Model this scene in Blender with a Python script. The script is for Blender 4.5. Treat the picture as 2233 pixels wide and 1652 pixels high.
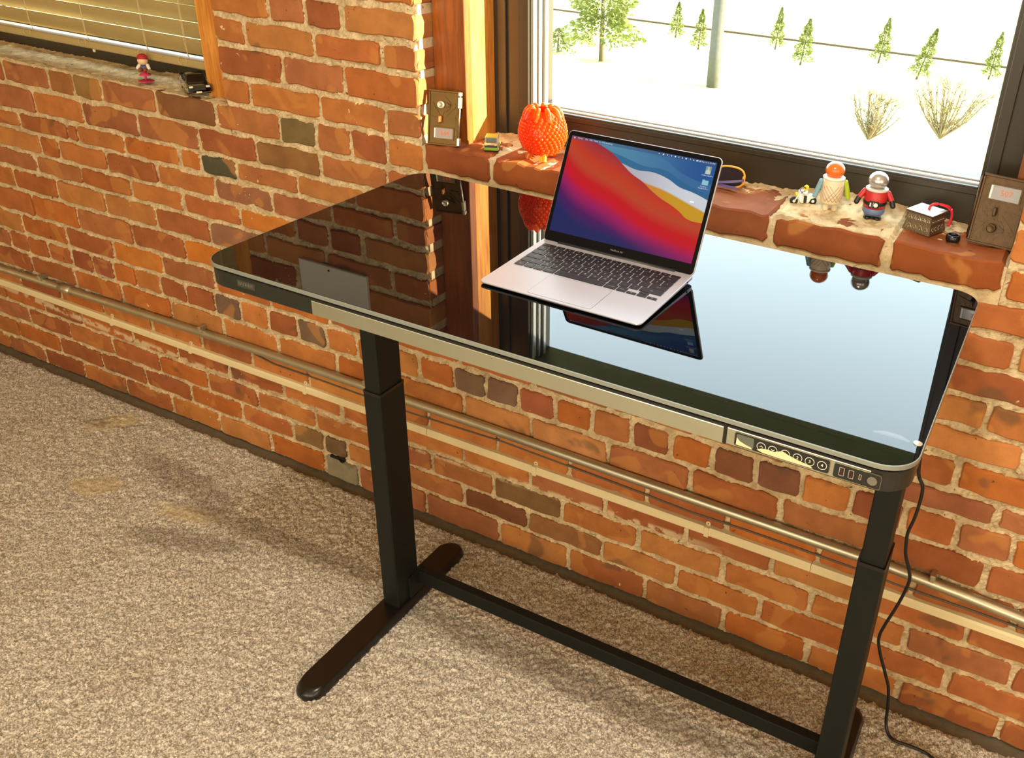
import bpy, bmesh, math, random
import numpy as np
from mathutils import Matrix, Vector, Euler

for o in list(bpy.data.objects):
    bpy.data.objects.remove(o)
sc = bpy.context.scene
COL = sc.collection
PI = math.pi
RNG = random.Random(7)
NR = np.random.default_rng(11)

# ------------------------------------------------------------------ camera
cam_d = bpy.data.cameras.new('camera')
cam = bpy.data.objects.new('camera', cam_d)
COL.objects.link(cam)
cam_d.sensor_fit = 'HORIZONTAL'
cam_d.sensor_width = 36.0
cam_d.lens = 1990.83 / 2233.0 * 36.0
cam_d.shift_x = -238.72 / 2233.0
cam_d.shift_y = -98.25 / 2233.0
cam_d.clip_start = 0.05
cam_d.clip_end = 500
cam.location = (1.2852, -1.6960, 1.7469)
cam.rotation_euler = (1.0891, -0.0463, 0.4701)
sc.camera = cam

# ------------------------------------------------------------------ colour management
sc.view_settings.view_transform = 'Standard'
sc.view_settings.look = 'None'
sc.view_settings.gamma = 1.0
sc.view_settings.use_curve_mapping = False
sc.view_settings.exposure = 0.0

# ------------------------------------------------------------------ sky, sun, lights of added, unseen windows behind the camera
SKY = (6.0, 7.2, 7.9)
w = bpy.data.worlds.new('sky')
sc.world = w
w.use_nodes = True
bg = w.node_tree.nodes['Background']
bg.inputs['Color'].default_value = (SKY[0] / 5, SKY[1] / 5, SKY[2] / 5, 1)
bg.inputs['Strength'].default_value = 5.0

SUN_DIR = Vector((-1.0, -0.33, -0.282)).normalized()
sd = bpy.data.lights.new('sun', 'SUN')
sd.energy = 42.0
sd.angle = math.radians(0.6)
sd.color = (1.0, 0.88, 0.66)
so = bpy.data.objects.new('sun', sd)
so.rotation_euler = SUN_DIR.to_track_quat('-Z', 'Y').to_euler()
so.location = (12, 4, 6)
COL.objects.link(so)

ROOM = dict(x0=-3.6, x1=3.2, y0=-4.2, z1=2.75)
ADDED_WINDOWS = [(-2.3, 1.5), (0.0, 1.7), (2.15, 1.7)]        # x centre, width (front wall)
FW_Z = (0.85, 2.35)


def area_light(name, loc, rot, sx, sy, rad, col):
    d = bpy.data.lights.new(name, 'AREA')
    d.shape = 'RECTANGLE'
    d.size, d.size_y = sx, sy
    d.energy = rad * PI * sx * sy
    d.color = col
    o = bpy.data.objects.new(name, d)
    o.location = loc
    o.rotation_euler = rot
    COL.objects.link(o)
    return o


WARM = (1.0, 0.90, 0.73)
for i, (cx, wd) in enumerate(ADDED_WINDOWS):
    area_light('added_far_window_light', (cx, ROOM['y0'] - 0.05, (FW_Z[0] + FW_Z[1]) / 2), (PI / 2, 0, 0), wd, FW_Z[1] - FW_Z[0],
               [1.4, 5.6, 6.2][i], WARM)  # area lights added for room brightness; their windows are unseen
# added area light in an unseen window of the right-hand wall
area_light('added_side_window_light', (ROOM['x1'] + 0.05, -2.3, 1.6), (PI / 2, 0, PI / 2), 1.7, 1.5, 3.4, WARM)
# ceiling lamp over the middle of the room (its housing hangs from the ceiling further down)
LAMP = (.92, -1.28, 2.66)
lamp = area_light('ceiling_lamp_light', (LAMP[0], LAMP[1], LAMP[2] - .012), (0, 0, 0), .26, .26, 1.0, (1.0, .93, .80))
lamp.data.shape = 'DISK'
lamp.data.energy = 31.0
# sky portal in the window of the brick wall
pt = area_light('sky_portal', (0.55, 0.30, 1.75), (-PI / 2, 0, 0), 1.2, 1.15, 1.0, (1, 1, 1))
pt.data.cycles.is_portal = True


# ------------------------------------------------------------------ helpers
def S(r, g, b, k=1.0):
    def f(c):
        c /= 255.0
        return c / 12.92 if c <= 0.04045 else ((c + 0.055) / 1.055) ** 2.4
    return (f(r) * k, f(g) * k, f(b) * k)


def link(o, parent=None):
    COL.objects.link(o)
    if parent is not None:
        o.parent = parent
    return o


class MB:
    """collects shapes into one mesh"""
    def __init__(self):
        self.v, self.f, self.s = [], [], []

    def add(self, v, f, M=None, smooth=False):
        b = len(self.v)
        for p in v:
            p = Vector(p)
            if M is not None:
                p = M @ p
            self.v.append(tuple(p))
        for q in f:
            self.f.append(tuple(i + b for i in q))
            self.s.append(smooth)
        return self

    def box(self, x0, x1, y0, y1, z0, z1, M=None):
        v = [(x0, y0, z0), (x1, y0, z0), (x1, y1, z0), (x0, y1, z0), (x0, y0, z1), (x1, y0, z1), (x1, y1, z1), (x0, y1, z1)]
        f = [(0, 3, 2, 1), (4, 5, 6, 7), (0, 1, 5, 4), (1, 2, 6, 5), (2, 3, 7, 6), (3, 0, 4, 7)]
        return self.add(v, f, M)

    def rbox(self, x0, x1, y0, y1, z0, z1, b=0.002, seg=2, M=None):
        bm = bmesh.new()
        bmesh.ops.create_cube(bm, size=1)
        for p in bm.verts:
            p.co = Vector((x0 + (p.co.x + .5) * (x1 - x0), y0 + (p.co.y + .5) * (y1 - y0), z0 + (p.co.z + .5) * (z1 - z0)))
        b = min(b, .49 * min(x1 - x0, y1 - y0, z1 - z0))
        bmesh.ops.bevel(bm, geom=bm.edges[:], offset=b, segments=seg, profile=.5, affect='EDGES')
        bm.verts.index_update()
        v = [p.co[:] for p in bm.verts]
        f = [[p.index for p in q.verts] for q in bm.faces]
        bm.free()
        return self.add(v, f, M, smooth=False)

    def loft(self, rings, cap0=True, cap1=True, M=None, smooth=True, closed=True):
        n = len(rings[0])
        v = [p for r in rings for p in r]
        f = []
        for i in range(len(rings) - 1):
            for j in range(n if closed else n - 1):
                k = (j + 1) % n
                f.append((i * n + j, i * n + k, (i + 1) * n + k, (i + 1) * n + j))
        self.add(v, f, M, smooth)
        b = len(self.v) - len(v)
        if cap0:
            self.f.append(tuple(b + j for j in reversed(range(n))))
            self.s.append(False)
        if cap1:
            self.f.append(tuple(b + (len(rings) - 1) * n + j for j in range(n)))
            self.s.append(False)
        return self

    def prism(self, outline, z0, z1, M=None, bev=0.0):
        """outline in xy, extruded in z, optional bevelled rims"""
        if bev <= 0:
            return self.loft([[(x, y, z0) for x, y in outline], [(x, y, z1) for x, y in outline]], M=M, smooth=False)
        cx = sum(p[0] for p in outline) / len(outline)
        ins = inset(outline, bev)
        return self.loft([[(x, y, z0) for x, y in ins], [(x, y, z0 + bev) for x, y in outline],
                          [(x, y, z1 - bev) for x, y in outline], [(x, y, z1) for x, y in ins]], M=M, smooth=False)

    def cyl(self, c, r, h, n=16, M=None, r2=None, axis='Z', smooth=True):
        r2 = r if r2 is None else r2
        ra = [(math.cos(2 * PI * i / n), math.sin(2 * PI * i / n)) for i in range(n)]
        R = {'Z': Matrix.Identity(4), 'Y': Matrix.Rotation(-PI / 2, 4, 'X'), 'X': Matrix.Rotation(PI / 2, 4, 'Y')}[axis]
        T = Matrix.Translation(c) @ R
        if M is not None:
            T = M @ T
        return self.loft([[(r * a, r * b, 0) for a, b in ra], [(r2 * a, r2 * b, h) for a, b in ra]], M=T, smooth=smooth)

    def lathe(self, prof, n=20, M=None, cap0=True, cap1=True):
        rings = []
        for r, z in prof:
            r = max(r, 1e-5)
            rings.append([(r * math.cos(2 * PI * i / n), r * math.sin(2 * PI * i / n), z) for i in range(n)])
        return self.loft(rings, cap0, cap1, M)

    def sphere(self, c, rx, ry=None, rz=None, n=16, m=9, M=None):
        ry = rx if ry is None else ry
        rz = rx if rz is None else rz
        rings = []
        for i in range(m + 1):
            t = PI * i / m
            s, cz = max(math.sin(t), 1e-4), -math.cos(t)
            rings.append([(c[0] + rx * s * math.cos(2 * PI * j / n), c[1] + ry * s * math.sin(2 * PI * j / n), c[2] + rz * cz) for j in range(n)])
        return self.loft(rings, True, True, M)

    def tube(self, pts, r, n=8, M=None, rad=None, closed=False):
        pts = [Vector(p) for p in pts]
        N = len(pts)
        rings = []
        up = Vector((0, 0, 1))
        prev = None
        for i, p in enumerate(pts):
            a = pts[i - 1] if i > 0 else (pts[-1] if closed else p)
            b = pts[(i + 1) % N] if (i < N - 1 or closed) else p
            t = (b - a).normalized()
            if prev is None:
                u = t.cross(up)
                if u.length < 1e-3:
                    u = t.cross(Vector((1, 0, 0)))
                u.normalize()
            else:
                u = (prev - t * prev.dot(t))
                if u.length < 1e-6:
                    u = t.cross(up)
                u.normalize()
            prev = u
            v = t.cross(u)
            rr = r if rad is None else rad[i]
            rings.append([tuple(p + u * rr * math.cos(2 * PI * k / n) + v * rr * math.sin(2 * PI * k / n)) for k in range(n)])
        if closed:
            rings.append(rings[0])
            return self.loft(rings, False, False, M)
        return self.loft(rings, True, True, M)

    def obj(self, name, mat, parent=None, loc=None, auto=True):
        me = bpy.data.meshes.new(name)
        me.from_pydata(self.v, [], self.f)
        me.polygons.foreach_set('use_smooth', self.s)
        me.update()
        if mat is not None:
            me.materials.append(mat)
        o = bpy.data.objects.new(name, me)
        if loc is not None:
            o.location = loc
        return link(o, parent)


def inset(ol, d):
    """shrink a convex-ish closed outline by d"""
    n = len(ol)
    out = []
    for i in range(n):
        p, a, b = Vector(ol[i]), Vector(ol[i - 1]), Vector(ol[(i + 1) % n])
        t = (b - a)
        if t.length < 1e-9:
            out.append(tuple(p))
            continue
        t.normalize()
        out.append((p.x - t.y * d, p.y + t.x * d))
    return out


def rrect(x0, x1, y0, y1, r, seg=6):
    """counter-clockwise rounded rectangle"""
    r = min(r, .499 * (x1 - x0), .499 * (y1 - y0))
    out = []
    for cx, cy, a0 in ((x1 - r, y0 + r, -PI / 2), (x1 - r, y1 - r, 0), (x0 + r, y1 - r, PI / 2), (x0 + r, y0 + r, PI)):
        for k in range(seg + 1):
            a = a0 + PI / 2 * k / seg
            out.append((cx + r * math.cos(a), cy + r * math.sin(a)))
    return out


def thing(name, label, cat, loc=(0, 0, 0), rot=(0, 0, 0), group=None):
    o = bpy.data.objects.new(name, None)
    o.empty_display_size = 0.05
    o.location = loc
    o.rotation_euler = rot
    o['label'] = label
    o['category'] = cat
    if group:
        o['group'] = group
    return link(o)


def tag(o, label, cat, group=None):
    o['label'] = label
    o['category'] = cat
    if group:
        o['group'] = group
    return o


def struct(o, label=None):
    o['kind'] = 'structure'
    if label:
        o['label'] = label
    return o


_fonts = {}


def text_geo(body, size=1.0, align='CENTER', res=2):
    key = (body, align, res)
    if key not in _fonts:
        cu = bpy.data.curves.new('t', 'FONT')
        cu.body = body
        cu.size = 1.0
        cu.align_x = align
        cu.align_y = 'CENTER'
        cu.resolution_u = res
        ob = bpy.data.objects.new('t', cu)
        COL.objects.link(ob)
        dg = bpy.context.evaluated_depsgraph_get()
        me = bpy.data.meshes.new_from_object(ob.evaluated_get(dg))
        v = [p.co[:] for p in me.vertices]
        f = [tuple(q.vertices) for q in me.polygons]
        bpy.data.objects.remove(ob)
        bpy.data.curves.remove(cu)
        bpy.data.meshes.remove(me)
        _fonts[key] = (v, f)
    v, f = _fonts[key]
    return [(p[0] * size, p[1] * size, 0) for p in v], f


# ------------------------------------------------------------------ materials
def new_mat(name):
    m = bpy.data.materials.new(name)
    m.use_nodes = True
    nt = m.node_tree
    return m, nt, nt.nodes['Principled BSDF'], nt.nodes['Material Output']


def nd(nt, t, **kw):
    n = nt.nodes.new(t)
    for k, v in kw.items():
        setattr(n, k, v)
    return n


def plain(name, col, rough=.5, metal=0.0, spec=.5, coat=0.0, emit=None, es=1.0, alpha=1.0, ior=None, noise=0.0, nscale=40.0, bump=0.0, bscale=200.0):
    m, nt, p, out = new_mat(name)
    p.inputs['Base Color'].default_value = (*col, 1)
    p.inputs['Roughness'].default_value = rough
    p.inputs['Metallic'].default_value = metal
    p.inputs['Specular IOR Level'].default_value = spec
    p.inputs['Coat Weight'].default_value = coat
    p.inputs['Coat Roughness'].default_value = .05
    if ior:
        p.inputs['IOR'].default_value = ior
    if emit:
        p.inputs['Emission Color'].default_value = (*emit, 1)
        p.inputs['Emission Strength'].default_value = es
    g = nd(nt, 'ShaderNodeNewGeometry')
    if noise > 0:
        n = nd(nt, 'ShaderNodeTexNoise')
        n.inputs['Scale'].default_value = nscale
        n.inputs['Detail'].default_value = 4
        nt.links.new(g.outputs['Position'], n.inputs['Vector'])
        mx = nd(nt, 'ShaderNodeMix', data_type='RGBA')
        mx.inputs[6].default_value = (*[c * (1 - noise) for c in col], 1)
        mx.inputs[7].default_value = (*[min(1, c * (1 + noise)) for c in col], 1)
        nt.links.new(n.outputs['Fac'], mx.inputs[0])
        nt.links.new(mx.outputs[2], p.inputs['Base Color'])
    if bump > 0:
        n = nd(nt, 'ShaderNodeTexNoise')
        n.inputs['Scale'].default_value = bscale
        n.inputs['Detail'].default_value = 5
        nt.links.new(g.outputs['Position'], n.inputs['Vector'])
        b = nd(nt, 'ShaderNodeBump')
        b.inputs['Strength'].default_value = bump
        b.inputs['Distance'].default_value = .002
        nt.links.new(n.outputs['Fac'], b.inputs['Height'])
        nt.links.new(b.outputs[0], p.inputs['Normal'])
    return m


def ramp(nt, stops, interp='LINEAR'):
    r = nd(nt, 'ShaderNodeValToRGB')
    r.color_ramp.interpolation = interp
    el = r.color_ramp.elements
    while len(el) > 1:
        el.remove(el[0])
    el[0].position = stops[0][0]
    el[0].color = (*stops[0][1], 1) if len(stops[0][1]) == 3 else stops[0][1]
    for p, c in stops[1:]:
        e = el.new(p)
        e.color = (*c, 1)
    return r


def math_n(nt, op, a, b=None, c=None, clamp=False):
    n = nd(nt, 'ShaderNodeMath', operation=op)
    n.use_clamp = clamp
    for i, x in enumerate((a, b, c)):
        if x is None:
            continue
        if isinstance(x, (int, float)):
            n.inputs[i].default_value = x
        else:
            nt.links.new(x, n.inputs[i])
    return n.outputs[0]


def noise_n(nt, vec, scale, detail=3, rough=.5, dist=0.0):
    n = nd(nt, 'ShaderNodeTexNoise')
    n.inputs['Scale'].default_value = scale
    n.inputs['Detail'].default_value = detail
    n.inputs['Roughness'].default_value = rough
    n.inputs['Distortion'].default_value = dist
    nt.links.new(vec, n.inputs['Vector'])
    return n.outputs['Fac']


def mix_c(nt, fac, a, b, blend='MIX'):
    m = nd(nt, 'ShaderNodeMix', data_type='RGBA')
    m.blend_type = blend
    for sock, x in ((m.inputs[0], fac), (m.inputs[6], a), (m.inputs[7], b)):
        if isinstance(x, (int, float)):
            sock.default_value = x
        elif isinstance(x, tuple):
            sock.default_value = (*x, 1)
        else:
            nt.links.new(x, sock)
    return m.outputs[2]


def step_n(nt, val, lo, hi):
    n = nd(nt, 'ShaderNodeMapRange')
    n.interpolation_type = 'SMOOTHSTEP'
    n.inputs['From Min'].default_value = lo
    n.inputs['From Max'].default_value = hi
    nt.links.new(val, n.inputs['Value'])
    return n.outputs[0]


def brick_material():
    m, nt, p, out = new_mat('brick')
    g = nd(nt, 'ShaderNodeNewGeometry')
    pos = g.outputs['Position']
    at = nd(nt, 'ShaderNodeAttribute', attribute_name='col')
    base = at.outputs['Color']
    sep = nd(nt, 'ShaderNodeSeparateXYZ')
    nt.links.new(pos, sep.inputs[0])
    # mottling, paler flash marks, fine grain
    n1 = noise_n(nt, pos, 14, 4, .6)
    c = mix_c(nt, step_n(nt, n1, .3, .75), mix_c(nt, 1.0, base, (.84, .82, .80), 'MULTIPLY'), mix_c(nt, 1.0, base, (1.12, 1.13, 1.12), 'MULTIPLY'))
    n2 = noise_n(nt, pos, 9, 2, .4, .6)
    c = mix_c(nt, math_n(nt, 'MULTIPLY', step_n(nt, n2, .60, .64), .45), c, S(196, 132, 66))
    n7 = noise_n(nt, pos, 6.5, 3, .55, .3)
    c = mix_c(nt, math_n(nt, 'MULTIPLY', step_n(nt, n7, .635, .70), .55), c, S(88, 74, 54))
    n3 = noise_n(nt, pos, 330, 3, .7)
    c = mix_c(nt, math_n(nt, 'MULTIPLY', step_n(nt, n3, .62, .75), .35), c, S(120, 60, 30))
    # lime specks
    n4 = noise_n(nt, pos, 95, 5, .75)
    n5 = noise_n(nt, pos, 11, 1, .5)
    sp = math_n(nt, 'MULTIPLY', step_n(nt, n4, .68, .73), step_n(nt, n5, .60, .70))
    c = mix_c(nt, math_n(nt, 'MULTIPLY', sp, .75), c, S(222, 196, 160))
    # pits
    n6 = noise_n(nt, pos, 60, 2, .5)
    c = mix_c(nt, math_n(nt, 'MULTIPLY', step_n(nt, n6, .74, .77), .7), c, S(52, 30, 18))
    # old paint smear along the third course
    x, z = sep.outputs['X'], sep.outputs['Z']
    dx = math_n(nt, 'ABSOLUTE', math_n(nt, 'ADD', x, .35))
    zc = math_n(nt, 'ADD', math_n(nt, 'MULTIPLY', math_n(nt, 'MULTIPLY', dx, dx), .018), .229)
    dz = math_n(nt, 'ABSOLUTE', math_n(nt, 'SUBTRACT', z, zc))
    sm = math_n(nt, 'MULTIPLY', step_n(nt, dz, .017, .006), step_n(nt, noise_n(nt, pos, 24, 4, .6), .43, .52))
    sm = math_n(nt, 'MULTIPLY', sm, step_n(nt, x, .85, .6))
    c = mix_c(nt, math_n(nt, 'MULTIPLY', sm, .8), c, S(214, 190, 150))
    nt.links.new(c, p.inputs['Base Color'])
    p.inputs['Roughness'].default_value = .82
    p.inputs['Specular IOR Level'].default_value = .25
    b = nd(nt, 'ShaderNodeBump')
    b.inputs['Strength'].default_value = .55
    b.inputs['Distance'].default_value = .0025
    h = math_n(nt, 'ADD', noise_n(nt, pos, 45, 5, .65), math_n(nt, 'MULTIPLY', n3, .35))
    nt.links.new(h, b.inputs['Height'])
    nt.links.new(b.outputs[0], p.inputs['Normal'])
    return m


def mortar_material():
    m, nt, p, out = new_mat('mortar')
    g = nd(nt, 'ShaderNodeNewGeometry')
    pos = g.outputs['Position']
    n1 = noise_n(nt, pos, 25, 4, .6)
    c = mix_c(nt, step_n(nt, n1, .3, .7), S(184, 160, 120), S(224, 202, 160))
    n2 = noise_n(nt, pos, 180, 3, .7)
    c = mix_c(nt, math_n(nt, 'MULTIPLY', step_n(nt, n2, .55, .75), .4), c, S(120, 98, 66))
    n3 = noise_n(nt, pos, 70, 2)
    c = mix_c(nt, math_n(nt, 'MULTIPLY', step_n(nt, n3, .70, .75), .8), c, S(60, 40, 24))
    nt.links.new(c, p.inputs['Base Color'])
    p.inputs['Roughness'].default_value = .92
    p.inputs['Specular IOR Level'].default_value = .15
    b = nd(nt, 'ShaderNodeBump')
    b.inputs['Strength'].default_value = .7
    b.inputs['Distance'].default_value = .003
    nt.links.new(noise_n(nt, pos, 190, 4, .7), b.inputs['Height'])
    nt.links.new(b.outputs[0], p.inputs['Normal'])
    return m


def carpet_material():
    m, nt, p, out = new_mat('carpet')
    g = nd(nt, 'ShaderNodeNewGeometry')
    pos = g.outputs['Position']
    vo = nd(nt, 'ShaderNodeTexVoronoi')
    vo.inputs['Scale'].default_value = 300
    nt.links.new(pos, vo.inputs['Vector'])
    hs = nd(nt, 'ShaderNodeSeparateColor')
    nt.links.new(vo.outputs['Color'], hs.inputs[0])
    tuft = math_n(nt, 'ADD', math_n(nt, 'MULTIPLY', hs.outputs[0], .62), math_n(nt, 'MULTIPLY', noise_n(nt, pos, 120, 2, .6), .38))
    gapm = step_n(nt, vo.outputs['Distance'], .45, .95)
    c = mix_c(nt, step_n(nt, tuft, .15, .80), S(150, 135, 113), S(238, 229, 213))
    c = mix_c(nt, math_n(nt, 'MULTIPLY', gapm, .45), c, S(104, 88, 66))
    big = noise_n(nt, pos, 3.2, 3, .55, .4)
    c = mix_c(nt, math_n(nt, 'MULTIPLY', step_n(nt, big, .5, .68), .18), c, mix_c(nt, 1.0, c, (.68, .58, .42), 'MULTIPLY'))
    # worn marks: pale diamond and pale torn patch with dark lines, brown stain; desk's shadow edge painted in as streaks
    mp = nd(nt, 'ShaderNodeMapping')
    nt.links.new(pos, mp.inputs['Vector'])

    def blob(cx, cy, rx, ry, rot, soft=.35):
        mp = nd(nt, 'ShaderNodeMapping', vector_type='TEXTURE')
        mp.inputs['Location'].default_value = (cx, cy, 0)
        mp.inputs['Rotation'].default_value = (0, 0, rot)
        mp.inputs['Scale'].default_value = (rx, ry, 1000)
        nt.links.new(pos, mp.inputs['Vector'])
        ln = nd(nt, 'ShaderNodeVectorMath', operation='LENGTH')
        nt.links.new(mp.outputs[0], ln.inputs[0])
        wob = math_n(nt, 'ADD', ln.outputs['Value'], math_n(nt, 'MULTIPLY', math_n(nt, 'SUBTRACT', noise_n(nt, pos, 18, 2), .5), .9))
        return step_n(nt, wob, 1.0 + soft, 1.0 - soft)
    for (cx, cy, rx, ry, rot, s) in ((-1.05, -.40, .075, .045, .5, .15), (-1.30, -.145, .085, .045, .9, .25), (-.72, -.36, .10, .03, .2, .4)):
        c = mix_c(nt, math_n(nt, 'MULTIPLY', blob(cx, cy, rx, ry, rot, s), .55), c, S(206, 182, 128))
    for (cx, cy, rx, ry, rot) in ((-1.36, -.165, .06, .007, .8), (-1.33, -.175, .03, .012, .8), (-1.24, -.14, .05, .006, .7),
                                  (-.86, -.25, .22, .05, -.1), (-.40, -.31, .36, .035, .05), (-.62, -.44, .18, .04, .3), (.55, -.34, .55, .035, 0)):
        c = mix_c(nt, math_n(nt, 'MULTIPLY', blob(cx, cy, rx, ry, rot), .42), c, S(92, 66, 34))
    nt.links.new(c, p.inputs['Base Color'])
    p.inputs['Roughness'].default_value = 1.0
    p.inputs['Specular IOR Level'].default_value = .05
    p.inputs['Sheen Weight'].default_value = .25
    b = nd(nt, 'ShaderNodeBump')
    b.inputs['Strength'].default_value = .9
    b.inputs['Distance'].default_value = .006
    nt.links.new(tuft, b.inputs['Height'])
    nt.links.new(b.outputs[0], p.inputs['Normal'])
    return m


def wood_material(name, c1, c2, axis='Z', scale=1.0, rough=.42):
    m, nt, p, out = new_mat(name)
    g = nd(nt, 'ShaderNodeNewGeometry')
    mp = nd(nt, 'ShaderNodeMapping')
    sc_ = {'Z': (14, 14, 1.1), 'X': (1.1, 14, 14)}[axis]
    mp.inputs['Scale'].default_value = tuple(s * scale for s in sc_)
    nt.links.new(g.outputs['Position'], mp.inputs['Vector'])
    n1 = noise_n(nt, mp.outputs[0], 4.5, 6, .6, .8)
    n2 = noise_n(nt, mp.outputs[0], 22, 4, .6)
    c = mix_c(nt, step_n(nt, n1, .3, .7), c1, c2)
    c = mix_c(nt, math_n(nt, 'MULTIPLY', step_n(nt, n2, .55, .72), .35), c, tuple(k * .55 for k in c1))
    # a few knots
    vo = nd(nt, 'ShaderNodeTexVoronoi')
    vo.inputs['Scale'].default_value = 7.5
    mp2 = nd(nt, 'ShaderNodeMapping')
    mp2.inputs['Scale'].default_value = (1, 1, .55)
    nt.links.new(g.outputs['Position'], mp2.inputs['Vector'])
    nt.links.new(mp2.outputs[0], vo.inputs['Vector'])
    ring = math_n(nt, 'SINE', math_n(nt, 'MULTIPLY', vo.outputs['Distance'], 150))
    kn = math_n(nt, 'MULTIPLY', step_n(nt, vo.outputs['Distance'], .17, .10), step_n(nt, ring, .2, .9))
    c = mix_c(nt, math_n(nt, 'MULTIPLY', kn, .5), c, tuple(k * .35 for k in c1))
    nt.links.new(c, p.inputs['Base Color'])
    p.inputs['Roughness'].default_value = rough
    b = nd(nt, 'ShaderNodeBump')
    b.inputs['Strength'].default_value = .25
    b.inputs['Distance'].default_value = .001
    nt.links.new(n2, b.inputs['Height'])
    nt.links.new(b.outputs[0], p.inputs['Normal'])
    return m


def glass_pane_material():
    m, nt, p, out = new_mat('window_glass')
    nt.nodes.remove(p)
    tr = nd(nt, 'ShaderNodeBsdfTransparent')
    tr.inputs[0].default_value = (.97, .985, .975, 1)
    gl = nd(nt, 'ShaderNodeBsdfGlossy')
    gl.inputs['Roughness'].default_value = .01
    fr = nd(nt, 'ShaderNodeFresnel')
    gb = nd(nt, 'ShaderNodeNewGeometry')
    nt.links.new(math_n(nt, 'MULTIPLY_ADD', gb.outputs['Backfacing'], 1 / 1.45 - 1.45, 1.45), fr.inputs['IOR'])
    mx = nd(nt, 'ShaderNodeMixShader')
    nt.links.new(math_n(nt, 'MULTIPLY', fr.outputs[0], .4), mx.inputs[0])       # low-reflective pane
    nt.links.new(tr.outputs[0], mx.inputs[1])
    nt.links.new(gl.outputs[0], mx.inputs[2])
    nt.links.new(mx.outputs[0], out.inputs['Surface'])
    return m


def tinted_glass(name, col, trans=.75, rough=.05):
    """coloured glass: glossy skin over a tinted see-through and light-scattering body"""
    m, nt, p, out = new_mat(name)
    nt.nodes.remove(p)
    tr = nd(nt, 'ShaderNodeBsdfTransparent')
    tr.inputs[0].default_value = (*col, 1)
    tl = nd(nt, 'ShaderNodeBsdfTranslucent')
    tl.inputs[0].default_value = (*col, 1)
    df = nd(nt, 'ShaderNodeBsdfDiffuse')
    df.inputs[0].default_value = (*[c * .8 for c in col], 1)
    a = nd(nt, 'ShaderNodeMixShader')
    a.inputs[0].default_value = .35
    nt.links.new(tl.outputs[0], a.inputs[1])
    nt.links.new(df.outputs[0], a.inputs[2])
    b = nd(nt, 'ShaderNodeMixShader')
    b.inputs[0].default_value = trans
    nt.links.new(a.outputs[0], b.inputs[1])
    nt.links.new(tr.outputs[0], b.inputs[2])
    gl = nd(nt, 'ShaderNodeBsdfGlossy')
    gl.inputs['Roughness'].default_value = rough
    fr = nd(nt, 'ShaderNodeFresnel')
    gb = nd(nt, 'ShaderNodeNewGeometry')
    nt.links.new(math_n(nt, 'MULTIPLY_ADD', gb.outputs['Backfacing'], 1 / 1.5 - 1.5, 1.5), fr.inputs['IOR'])
    mx = nd(nt, 'ShaderNodeMixShader')
    nt.links.new(fr.outputs[0], mx.inputs[0])
    nt.links.new(b.outputs[0], mx.inputs[1])
    nt.links.new(gl.outputs[0], mx.inputs[2])
    nt.links.new(mx.outputs[0], out.inputs['Surface'])
    return m


M = {}
M['brick'] = brick_material()
M['mortar'] = mortar_material()
M['carpet'] = carpet_material()
M['concrete'] = plain('concrete', S(112, 100, 78), .9, noise=.3, nscale=60, bump=.5)
M['plaster'] = plain('plaster', S(214, 196, 160), .9)
M['ceiling'] = plain('ceiling_board', S(222, 208, 178), .9)
M['post_wood'] = wood_material('post_wood', S(186, 110, 36), S(226, 156, 66))
M['post_shaded'] = wood_material('shaded_post_wood', S(112, 56, 10), S(146, 78, 18))  # darker copy of the post wood; shade of the front put into the colour
M['bronze'] = plain('dark_bronze_frame', S(52, 45, 33), .38, spec=.45, noise=.1, nscale=15)
M['alu'] = plain('mill_aluminium', S(200, 198, 190), .35, metal=.8)
M['pane'] = glass_pane_material()
M['slat'] = plain('blind_slat', S(172, 150, 98), .45, noise=.06)
M['cord'] = plain('blind_cord', S(214, 190, 140), .7)
M['black_glass'] = plain('black_glass', (.002, .002, .0025), .012, spec=.5, ior=1.5)
M['rim'] = plain('glass_edge', S(150, 156, 148), .28, metal=.5)
M['desk_black'] = plain('powder_black', S(34, 33, 30), .38, spec=.5)
M['desk_panel'] = plain('satin_desk_front', S(196, 200, 182), .25, metal=.95, noise=.08, nscale=9)
M['leg_black'] = plain('leg_black', S(26, 28, 24), .5, spec=.2)
M['foot_black'] = plain('foot_black', S(22, 18, 15), .28, spec=.5)
M['panel_black'] = plain('panel_black', S(26, 28, 27), .12, spec=.6)
M['print_white'] = plain('print_white', S(236, 228, 206), .5)
M['chrome'] = plain('chrome', S(225, 220, 212), .12, metal=1.0)
M['usb_red'] = plain('usb_red', S(70, 20, 26), .4)
M['laptop_alu'] = plain('laptop_aluminium', S(184, 182, 190), .38, metal=.35)
M['laptop_dark'] = plain('laptop_underside', S(40, 40, 42), .5)
M['key'] = plain('key_black', S(24, 24, 26), .42, spec=.5)
M['legend'] = plain('key_legend', S(200, 200, 205), .5)
M['bezel'] = plain('bezel', (.003, .003, .004), .06, spec=.12)
M['bezel_text'] = plain('bezel_text', S(120, 120, 124), .5)
M['conduit'] = plain('galvanised_conduit', S(192, 184, 158), .38, metal=.9, noise=.15, nscale=25)
M['raceway'] = plain('cream_raceway', S(226, 208, 160), .5)
M['wire'] = plain('grey_wire', S(92, 80, 62), .6)
M['cable'] = plain('black_cable', S(20, 18, 17), .45)
M['door_bronze'] = plain('old_bronze', S(92, 68, 28), .36, metal=.75, noise=.25, nscale=50)
M['door_bronze2'] = plain('brown_bronze', S(84, 64, 40), .42, metal=.6, noise=.25, nscale=60, bump=.8, bscale=90)
M['door_steel'] = plain('door_steel', S(214, 206, 180), .3, metal=.9)
M['door_glass'] = plain('door_window', S(126, 102, 74), .12, spec=.6)
M['door_glass2'] = plain('door_window_grey', S(124, 120, 112), .12, spec=.6)
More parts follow.
